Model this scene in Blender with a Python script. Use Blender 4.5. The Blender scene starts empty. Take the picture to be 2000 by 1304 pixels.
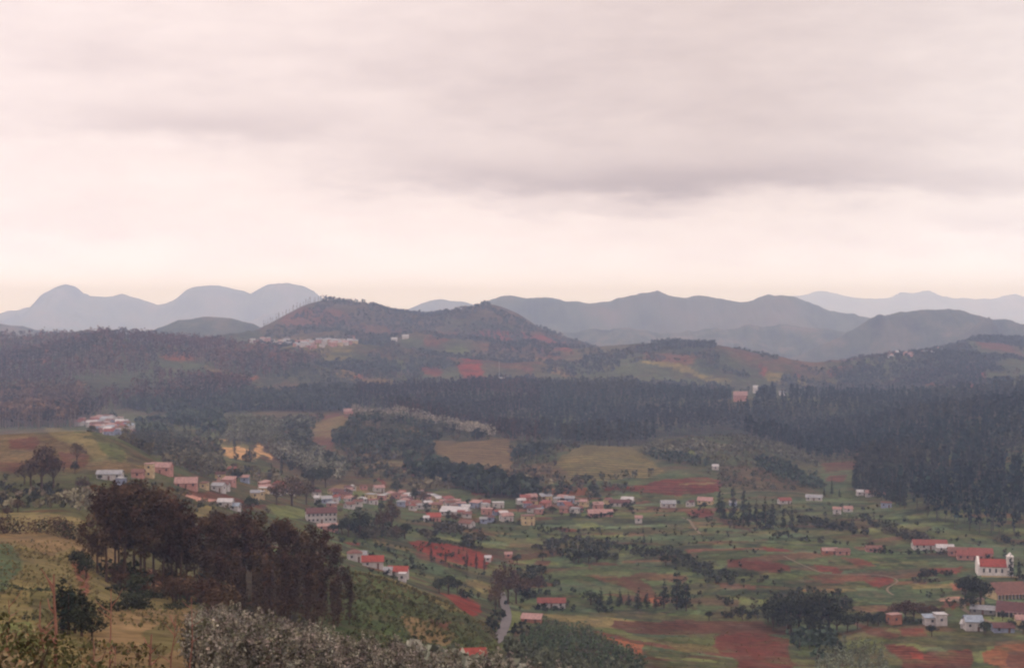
import bpy, math, random
import numpy as np
from mathutils import Vector
random.seed(7); RNG = np.random.RandomState(11)
scene = bpy.context.scene
COL = scene.collection

# ------------------------------------------------------------------ camera
ZC = 160.0                       # eye height above the datum (m)
F, U0, VH = 2747.0, 1000.0, 590.0   # lens in photo pixels, centre column, horizon row
cam = bpy.data.cameras.new('camera')
cam.sensor_width = 36; cam.lens = 36*F/2000
cam.shift_y = -(652-VH)/2000
cam.clip_start = 0.5; cam.clip_end = 60000
camo = bpy.data.objects.new('camera', cam); COL.objects.link(camo)
camo.location = (0, 0, ZC); camo.rotation_euler = (math.radians(90), 0, 0)
scene.camera = camo

# ------------------------------------------------------------------ render look
scene.view_settings.view_transform = 'Standard'; scene.view_settings.look = 'None'
scene.view_settings.exposure = 0.0; scene.view_settings.gamma = 1
scene.render.engine = 'CYCLES'
cy = scene.cycles
cy.use_denoising = True
try: cy.denoiser = 'OPENIMAGEDENOISE'
except Exception: pass
cy.max_bounces = 4; cy.diffuse_bounces = 2; cy.glossy_bounces = 1; cy.transmission_bounces = 1
cy.volume_bounces = 1; cy.transparent_max_bounces = 4
cy.filter_width = 2.3             # the print is soft
cy.caustics_reflective = False; cy.caustics_refractive = False

# ------------------------------------------------------------------ node helpers
class NT:
    def __init__(s, tree): s.t = tree; s.n = tree.nodes; s.l = tree.links
    def node(s, ty, **kw):
        n = s.n.new(ty)
        for k, v in kw.items(): setattr(n, k, v)
        return n
    def put(s, sock, v):
        if isinstance(v, bpy.types.NodeSocket): s.l.new(v, sock)
        else: sock.default_value = v
    def m(s, op, a, b=0.0, c=0.0, clamp=False):
        n = s.node('ShaderNodeMath', operation=op, use_clamp=clamp)
        for i, v in enumerate((a, b, c)): s.put(n.inputs[i], v)
        return n.outputs[0]
    def mix(s, f, a, b, bt='MIX', clamp=False):
        n = s.node('ShaderNodeMix', data_type='RGBA', blend_type=bt, clamp_factor=True)
        s.put(n.inputs[0], f)
        for i, v in ((6, a), (7, b)):
            if not isinstance(v, bpy.types.NodeSocket) and len(v) == 3: v = (*v, 1)
            s.put(n.inputs[i], v)
        return n.outputs[2]
    def noise(s, vec, scale, detail=4, rough=.55, out=0):
        n = s.node('ShaderNodeTexNoise'); s.put(n.inputs['Vector'], vec)
        n.inputs['Scale'].default_value = scale; n.inputs['Detail'].default_value = detail
        n.inputs['Roughness'].default_value = rough
        return n.outputs[out]
    def ramp(s, fac, stops, interp='LINEAR'):
        n = s.node('ShaderNodeValToRGB'); s.put(n.inputs[0], fac)
        cr = n.color_ramp; cr.interpolation = interp
        while len(cr.elements) < len(stops): cr.elements.new(.5)
        for e, (p, c) in zip(cr.elements, stops): e.position = p; e.color = (*c, 1)
        return n.outputs[0]

def srgb(r, g, b):
    return tuple(((c/255)/12.92 if c <= 10 else (((c/255)+.055)/1.055)**2.4) for c in (r, g, b))

# ------------------------------------------------------------------ sky and haze settings
CLOUDS = [  # column, row, half width, half height, depth of shade, sharpness of the under side
 (1330, 365, 380, 42, .34, 1.7), (900, 345, 280, 40, .17, 1.4), (1900, 380, 300, 34, .15, 1.5),
 (400, 258, 260, 44, .20, 1.5), (1300, 250, 520, 100, .15, 1.0), (1400, 50, 620, 170, .15, 1.0),
 (880, 150, 260, 70, .09, 1.0), (1950, 455, 240, 34, .08, 1.2), (2300, 200, 200, 80, .08, 1.0), (220, 130, 240, 50, .06, 1.0),
 (700, 300, 200, 40, .06, 1.2), (1650, 300, 220, 60, .08, 1.2), (150, 440, 260, 26, .05, 1.3), (1150, 410, 300, 20, .10, 1.6),
]
SKY_N1, SKY_N2 = .14, .26
SKY_BASE = [(0, srgb(260,240,235)), (.35, srgb(257,237,231)), (.7, srgb(249,229,221)), (1, srgb(256,240,234))]
SKY_COOL = (.97, .91, .97)
SKY_HOR, SKY_HEL, SKY_ZEN = .8, .03, 1.2
SUN_E = .7
HAZE_D, HAZE_COL = 1.12e-4, (.55, .68, 1.0)

# ------------------------------------------------------------------ world: overcast sky
SUN_EL, SUN_AZ = math.radians(48), math.radians(-60)      # azimuth from +Y towards +X
world = bpy.data.worlds.new("World"); scene.world = world; world.use_nodes = True
W = NT(world.node_tree); W.n.clear()
geo = W.node('ShaderNodeTexCoord').outputs['Generated']
sep = W.node('ShaderNodeSeparateXYZ'); W.l.new(geo, sep.inputs[0])
sx, sy, sz = sep.outputs
az = W.m('ARCTAN2', sx, sy)
el = W.m('ARCSINE', sz)
uu = W.m('MULTIPLY', az, F); vv = W.m('MULTIPLY', el, F)       # cloud map: azimuth and elevation, scaled
cmb = W.node('ShaderNodeCombineXYZ'); W.put(cmb.inputs[0], W.m('MULTIPLY', az, 3.0)); W.put(cmb.inputs[1], W.m('MULTIPLY', el, 10.0))
wn = W.noise(cmb.outputs[0], 1.6, 5, .55)
wn2 = W.noise(cmb.outputs[0], 5.0, 6, .6)
wsig = W.m('SUBTRACT', wn, .5); wsig2 = W.m('SUBTRACT', wn2, .5)
uw = W.m('ADD', uu, W.m('MULTIPLY', wsig, 260)); vw = W.m('ADD', vv, W.m('ADD', W.m('MULTIPLY', wsig, 130), W.m('MULTIPLY', wsig2, 45)))
def blob(u, v, su, sv, amp, lower=1.0):
    a = W.m('DIVIDE', W.m('SUBTRACT', uw, u-U0), su)
    d = W.m('SUBTRACT', vw, VH-v)
    # sharper on the under side of the cloud
    b = W.m('DIVIDE', d, sv)
    if lower != 1.0:
        below = W.m('LESS_THAN', d, 0.0)
        b = W.m('MULTIPLY', b, W.m('ADD', 1.0, W.m('MULTIPLY', below, lower-1)))
    e = W.m('ADD', W.m('MULTIPLY', a, a), W.m('MULTIPLY', b, b))
    return W.m('MULTIPLY', W.m('EXPONENT', W.m('MULTIPLY', e, -1)), amp)
shade = None
for args in CLOUDS:
    s_ = blob(*args)
    shade = s_ if shade is None else W.m('ADD', shade, s_)
shade = W.m('ADD', shade, W.m('MULTIPLY', wsig2, SKY_N2)); shade = W.m('ADD', shade, W.m('MULTIPLY', wsig, SKY_N1))
shade = W.m('ADD', shade, 0.0, clamp=False)
t_az = W.m('MULTIPLY_ADD', uu, 1/2000, .5, clamp=True)
base = W.ramp(t_az, SKY_BASE)
# brighter towards the horizon and towards the zenith
hor = W.m('EXPONENT', W.m('MULTIPLY', W.m('MULTIPLY', W.m('MAXIMUM', el, 0), 1/SKY_HEL), -1))
zen = W.m('SMOOTH_MIN', W.m('MAXIMUM', W.m('SUBTRACT', el, .28), 0), .9, .1)
gain = W.m('ADD', W.m('ADD', 1.0, W.m('MULTIPLY', hor, SKY_HOR)), W.m('MULTIPLY', zen, SKY_ZEN))
gain = W.m('MULTIPLY', gain, W.m('SUBTRACT', 1.0, shade))
gm = W.node('ShaderNodeVectorMath', operation='SCALE'); W.put(gm.inputs[0], base); W.put(gm.inputs['Scale'], gain)
gt = W.mix(hor, (1, 1, 1), (.84, .97, 1.24), 'MIX'); gg = W.mix(1.0, gm.outputs[0], gt, 'MULTIPLY')
cool = W.mix(W.m('MULTIPLY', shade, 1.6, clamp=True), gg, SKY_COOL, 'MULTIPLY')
sky = W.node('ShaderNodeTexSky', sky_type='NISHITA'); sky.sun_disc = False
sky.sun_elevation = SUN_EL; sky.sun_rotation = SUN_AZ
bg1 = W.node('ShaderNodeBackground'); W.put(bg1.inputs[0], sky.outputs[0]); bg1.inputs[1].default_value = .08
bg2 = W.node('ShaderNodeBackground'); W.put(bg2.inputs[0], cool); bg2.inputs[1].default_value = 1.0
mx = W.node('ShaderNodeMixShader'); mx.inputs[0].default_value = .93
W.l.new(bg1.outputs[0], mx.inputs[1]); W.l.new(bg2.outputs[0], mx.inputs[2])
wo = W.node('ShaderNodeOutputWorld'); W.l.new(mx.outputs[0], wo.inputs[0])

# ------------------------------------------------------------------ sun, veiled by cloud
sl = bpy.data.lights.new('sun', 'SUN'); sl.energy = SUN_E; sl.angle = math.radians(14); sl.color = (1, .93, .86)
so = bpy.data.objects.new('sun', sl); COL.objects.link(so); so.location = (0, 0, 900)
so.rotation_euler = Vector((math.sin(SUN_AZ)*math.cos(SUN_EL), math.cos(SUN_AZ)*math.cos(SUN_EL), math.sin(SUN_EL))).to_track_quat('Z', 'Y').to_euler()

# ------------------------------------------------------------------ generic builders
def link(o, parent=None, **props):
    COL.objects.link(o)
    if parent: o.parent = parent
    for k, v in props.items():
        if v: o[k] = v
    return o
def np_mesh(name, verts, faces, mats, cols=None, smooth=False, extra=None, fmat=None):
    """verts (n,3); faces (m,k) with equal k; cols (n,3) linear"""
    verts = np.ascontiguousarray(verts, dtype=np.float32); faces = np.ascontiguousarray(faces, dtype=np.int32)
    me = bpy.data.meshes.new(name); n, (m, k) = len(verts), faces.shape
    me.vertices.add(n); me.vertices.foreach_set('co', verts.ravel())
    me.loops.add(m*k); me.loops.foreach_set('vertex_index', faces.ravel())
    me.polygons.add(m); me.polygons.foreach_set('loop_start', np.arange(0, m*k, k, dtype=np.int32))
    me.polygons.foreach_set('loop_total', np.full(m, k, dtype=np.int32))
    me.polygons.foreach_set('use_smooth', np.full(m, smooth, dtype=bool))
    if fmat is not None: me.polygons.foreach_set('material_index', fmat.astype(np.int32))
    me.update(calc_edges=True)
    if cols is not None:
        a = me.color_attributes.new('Col', 'FLOAT_COLOR', 'POINT')
        a.data.foreach_set('color', np.concatenate([cols, np.ones((n, 1))], 1).astype(np.float32).ravel())
    for nm, arr in (extra or {}).items():
        a = me.attributes.new(nm, 'FLOAT', 'POINT'); a.data.foreach_set('value', arr.astype(np.float32))
    for mt in (mats if isinstance(mats, (list, tuple)) else [mats]): me.materials.append(mt)
    return me
def _hash(ix, iy, s):
    h = (ix.astype(np.int64)*374761393 + iy.astype(np.int64)*668265263 + s*1442695041) & 0xffffffff
    h = ((h ^ (h >> 13))*1274126177) & 0xffffffff
    return ((h ^ (h >> 16)) & 0xffffff)/float(0xffffff)
def vnoise(x, y, s=0):
    xi, yi = np.floor(x), np.floor(y); fx, fy = x-xi, y-yi
    fx = fx*fx*(3-2*fx); fy = fy*fy*(3-2*fy)
    a = _hash(xi, yi, s); b = _hash(xi+1, yi, s); c = _hash(xi, yi+1, s); d = _hash(xi+1, yi+1, s)
    return (a+(b-a)*fx)*(1-fy)+(c+(d-c)*fx)*fy
def fbm(x, y, sc, oc=4, s=0, ridge=False):
    o = 0; a = 1.0; t = 0
    for i in range(oc):
        n = vnoise(x/sc+17*i, y/sc-9*i, s+i)*2-1
        if ridge: n = 1-2*np.abs(n)
        o = o+a*n; t += a; a *= .5; sc *= .5
    return o/t

# ------------------------------------------------------------------ the lie of the land
# one line per distance (metres): how high the ground stands across the view there, written as sight-line rows over columns
ROWS = [
 (25, [(0,1570),(1000,1900),(2000,2150)]),
 (40, [(0,1490),(400,1520),(1000,1850),(2000,2100)]),
 (60, [(0,1395),(300,1400),(500,1500),(1000,1800),(2000,2050)]),
 (100,[(0,1325),(200,1330),(400,1380),(600,1450),(800,1600),(1000,1720),(1200,1900),(2000,1950)]),
 (150,[(0,1255),(200,1262),(400,1282),(600,1320),(800,1390),(1000,1480),(1200,1640),(2000,1700)]),
 (200,[(0,1195),(200,1207),(400,1235),(600,1270),(700,1290),(800,1320),(1000,1350),(1150,1385),(1300,1540),(2000,1600)]),
 (250,[(0,1130),(150,1160),(400,1210),(600,1240),(700,1258),(800,1290),(1000,1342),(1200,1500),(2000,1560)]),
 (300,[(0,1085),(150,1120),(250,1170),(400,1190),(600,1215),(700,1228),(800,1262),(900,1298),(1000,1338),(1200,1450),(2000,1500)]),
 (350,[(0,1060),(150,1082),(250,1140),(400,1172),(600,1190),(690,1185),(800,1215),(900,1268),(1000,1328),(1200,1420),(2000,1460)]),
 (400,[(0,1044),(150,1045),(250,1105),(400,1150),(600,1172),(690,1145),(760,1160),(800,1175),(900,1232),(960,1275),(1000,1318),(1200,1390),(2000,1420)]),
 (440,[(0,1034),(150,1026),(250,1080),(400,1130),(600,1160),(680,1118),(740,1128),(800,1150),(880,1183),(930,1208),(965,1235),(1000,1305),(1200,1370),(2000,1390)]),
 (520,[(0,1006),(150,1002),(250,1045),(400,1092),(600,1130),(690,1150),(800,1180),(900,1225),(950,1258),(1000,1282),(1060,1288),(1200,1312),(1600,1335),(2000,1340)]),
 (600,[(0,984),(150,982),(250,1000),(400,1040),(600,1092),(690,1125),(800,1150),(900,1188),(960,1222),(1000,1228),(1040,1232),(1200,1247),(1600,1277),(2000,1277)]),
 (680,[(0,958),(150,950),(250,960),(400,1002),(600,1062),(690,1096),(800,1125),(900,1160),(1000,1190),(1040,1198),(1200,1206),(1500,1210),(1600,1206),(2000,1195)]),
 (740,[(0,925),(150,922),(250,935),(330,948),(400,972),(600,1036),(800,1100),(1000,1150),(1200,1156),(2000,1150)]),
 (800,[(0,885),(150,880),(230,885),(300,905),(400,952),(600,1015),(800,1065),(1000,1105),(2000,1106)]),
 (860,[(0,848),(120,842),(180,843),(230,855),(300,893),(390,936),(600,995),(800,1035),(1000,1067),(1900,1068),(2000,1066)]),
 (1000,[(0,880),(200,885),(300,895),(400,917),(600,968),(800,995),(1000,1000),(1200,1003),(1600,1005),(1720,1000),(1800,990),(2000,985)]),
 (1150,[(0,878),(300,880),(400,886),(600,930),(800,945),(1000,944),(1100,940),(1250,943),(1400,936),(1600,950),(1700,948),(1800,935),(2000,918)]),
 (1300,[(0,868),(300,862),(400,866),(600,896),(800,902),(900,896),(1000,898),(1080,890),(1150,880),(1250,888),(1330,885),(1400,880),(1500,893),(1600,912),(1700,905),(2000,875)]),
 (1420,[(0,858),(300,853),(600,866),(840,864),(990,858),(1080,872),(1130,868),(1200,872),(1250,872),(1330,856),(1450,855),(1520,868),(1590,897),(1700,890),(2000,845)]),
 (1600,[(0,848),(150,838),(300,840),(600,832),(690,812),(780,816),(880,838),(1000,868),(1400,885),(1600,880),(1800,850),(2000,815)]),
 (1900,[(0,815),(200,808),(400,808),(600,805),(800,824),(1000,832),(1400,838),(1700,815),(2000,775)]),
 (2300,[(0,750),(200,740),(400,756),(600,772),(700,777),(1000,778),(1400,782),(1700,777),(2000,747)]),
 (2700,[(0,692),(200,688),(400,706),(600,702),(800,738),(1000,750),(1200,750),(1400,748),(1600,758),(1800,748),(2000,738)]),
 (3000,[(-400,670),(0,662),(100,657),(200,652),(290,662),(400,672),(500,682),(600,680),(700,692),(800,708),(1000,722),(1100,712),(1180,695),(1250,678),(1300,672),(1390,674),(1450,690),(1540,708),(1600,722),(1800,722),(2000,717)]),
 (3400,[(0,692),(290,682),(400,668),(500,658),(600,655),(700,658),(800,668),(1000,672),(1100,690),(1200,712),(1300,725),(1540,735),(1600,706),(1700,703),(1800,690),(1900,670),(1950,660),(2000,664),(2200,690)]),
 (3800,[(0,720),(290,694),(400,672),(480,655),(510,640),(560,612),(600,592),(640,585),(700,590),(760,607),(800,614),(840,617),(880,611),(920,597),(950,591),(980,597),(1020,615),(1050,638),(1090,655),(1150,672),(1200,690),(1300,740),(1540,765),(1700,750),(2000,745)]),
 (4300,[(0,760),(500,710),(640,660),(950,670),(1100,720),(1500,800),(2000,790)]),
 (5000,[(0,790),(2000,800)]),
]
BASE_Z = ZC-5000*(795-VH)/F
UG = np.arange(-2600, 4601, 6.0)
def _smooth(a, k):
    ker = np.exp(-np.linspace(-2, 2, 2*k+1)**2); ker /= ker.sum()
    return np.convolve(np.pad(a, k, mode='edge'), ker, mode='valid')
_ys, _zs = [-400.0, -60.0, 0.0], [np.full(len(UG), ZC-1.75)]*3
_ys.append(10.0); _zs.append(ZC-5.2-(UG-1000)*.0006)
for Y, pts in ROWS:
    v = np.interp(UG, [p[0] for p in pts], [p[1] for p in pts])
    v = _smooth(v, 5 if Y > 800 else 8)
    _ys.append(float(Y)); _zs.append(ZC-Y*(v-VH)/F)
for Y in (7000., 12000., 26000.):
    _ys.append(Y); _zs.append(np.full(len(UG), BASE_Z))
_ys = np.array(_ys); _zs = np.array(_zs)
def _pchip(x, y, xq):
    h = np.diff(x)[:, None]; d = np.diff(y, axis=0)/h
    m = np.zeros_like(y)
    w1 = 2*h[1:]+h[:-1]; w2 = h[1:]+2*h[:-1]
    ok = d[1:]*d[:-1] > 0
    with np.errstate(divide='ignore', invalid='ignore'):
        m[1:-1] = np.where(ok, (w1+w2)/(w1/d[:-1]+w2/d[1:]), 0)
    m[0] = d[0]; m[-1] = d[-1]
    i = np.clip(np.searchsorted(x, xq)-1, 0, len(x)-2); t = ((xq-x[i])/(x[i+1]-x[i]))[:, None]; hh = (x[i+1]-x[i])[:, None]
    return (y[i]*(2*t**3-3*t**2+1)+m[i]*hh*(t**3-2*t**2+t)+y[i+1]*(-2*t**3+3*t**2)+m[i+1]*hh*(t**3-t**2))
YQ = np.concatenate([np.arange(-400, 100, 10.), np.exp(np.linspace(math.log(100), math.log(26000), 2600))])
ZT = _pchip(_ys, _zs, YQ)
# rounded spurs and knolls standing out from the slopes: column, distance, rise, half width, half depth (m)
BUMPS = [(910,3150,40,250,140),(1390,2760,26,300,120),(1010,2820,26,210,110),(1580,2860,24,210,110),(720,2880,24,180,110),(350,2620,30,190,110),(560,2480,20,170,90),(1860,2820,30,250,130),
 (130,2450,24,210,110),(1180,3120,22,160,120),(820,3350,22,160,110),(1720,3120,18,180,110),(1200,2060,26,190,110),(900,2140,22,150,100),(1500,1960,26,170,100),(1340,1790,14,120,70),(1040,1880,14,110,80),(1680,2150,14,180,110),(1860,1560,12,130,170),(2060,1350,12,120,150),(520,2150,16,150,90),(60,2100,22,160,110)]
def ground(X, Y):
    X = np.asarray(X, float); Y = np.asarray(Y, float)
    u = U0+F*X/np.maximum(Y, 25.)
    fu = np.clip((u-UG[0])/6.0, 0, len(UG)-1.001); iu = fu.astype(int); tu = fu-iu
    iy = np.clip(np.searchsorted(YQ, Y)-1, 0, len(YQ)-2); ty = np.clip((Y-YQ[iy])/(YQ[iy+1]-YQ[iy]), 0, 1)
    z = (ZT[iy, iu]*(1-tu)+ZT[iy, iu+1]*tu)*(1-ty)+(ZT[iy+1, iu]*(1-tu)+ZT[iy+1, iu+1]*tu)*ty
    # relief: gentle swells near by, spurs and gullies on the hills
    near = np.clip((Y-60)/200, 0, 1)*np.clip((2000-Y)/700, 0, 1)
    z = z+near*(fbm(X, Y, 90, 4, 3)*2.2+fbm(X, Y, 26, 2, 9)*.5)
    crest = 1-np.exp(-((Y-3000)/170)**2)*.8-np.exp(-((Y-3800)/170)**2)*.9-np.exp(-((Y-3400)/120)**2)*.75*(u > 1550)
    far = np.clip((Y-2300)/500, 0, 1)*np.clip((5600-Y)/800, 0, 1)*crest
    for bu, bY, bh, bw, bd in BUMPS:
        bx = bY*(bu-U0)/F; q = ((X-bx)/bw)**2+((Y-bY)/bd)**2
        z = z+bh*np.exp(-q)
    z = z+far*(fbm(X, Y*.6, 300, 5, 21, True)*42-9)
    return z
def gz(x, y): return float(ground(np.array([x]), np.array([y]))[0])
def project(X, Y, Z):
    Yc = np.maximum(Y, 1.); return U0+F*X/Yc, VH-F*(Z-ZC)/Yc
_HY = np.exp(np.linspace(math.log(60), math.log(4200), 3000))
def hit(u, v):
    """first ground point on the sight line through a picture position"""
    X = _HY*(u-U0)/F; Z = ground(X, _HY); pv = VH-F*(Z-ZC)/_HY
    k = np.nonzero(pv <= v)[0]
    i = int(k[0]) if len(k) else len(_HY)-1
    return float(X[i]), float(_HY[i]), float(Z[i])
def inpoly(u, v, poly):
    P = np.array(poly, float); r = np.zeros(np.shape(u), bool)
    x0, y0 = P.min(0); x1, y1 = P.max(0)
    m = (u >= x0) & (u <= x1) & (v >= y0) & (v <= y1)
    if not m.any(): return r
    uu_, vv_ = u[m], v[m]; q = np.zeros(len(uu_), bool); j = len(P)-1
    for i in range(len(P)):
        c = ((P[i, 1] > vv_) != (P[j, 1] > vv_)) & (uu_ < (P[j, 0]-P[i, 0])*(vv_-P[i, 1])/(P[j, 1]-P[i, 1]+1e-9)+P[i, 0])
        q ^= c; j = i
    r[m] = q; return r

# ------------------------------------------------------------------ ground colours (true base colours, no shade)
C = {k: np.array(srgb(*v)) for k, v in dict(
 red=(104,55,50), redhot=(120,54,47), reddull=(94,62,54), orange=(132,84,62), brown=(88,70,56), tan=(116,100,74), sand=(180,146,104),
 straw=(116,108,74), green=(74,88,60), dark=(50,54,44), teal=(76,92,70), lime=(98,108,68), olive=(80,80,54), hill=(72,76,60),
 hillbrown=(84,72,62), forest=(50,46,40), pink=(138,92,78), path=(150,124,112), pinkpath=(168,130,118)).items()}
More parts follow.
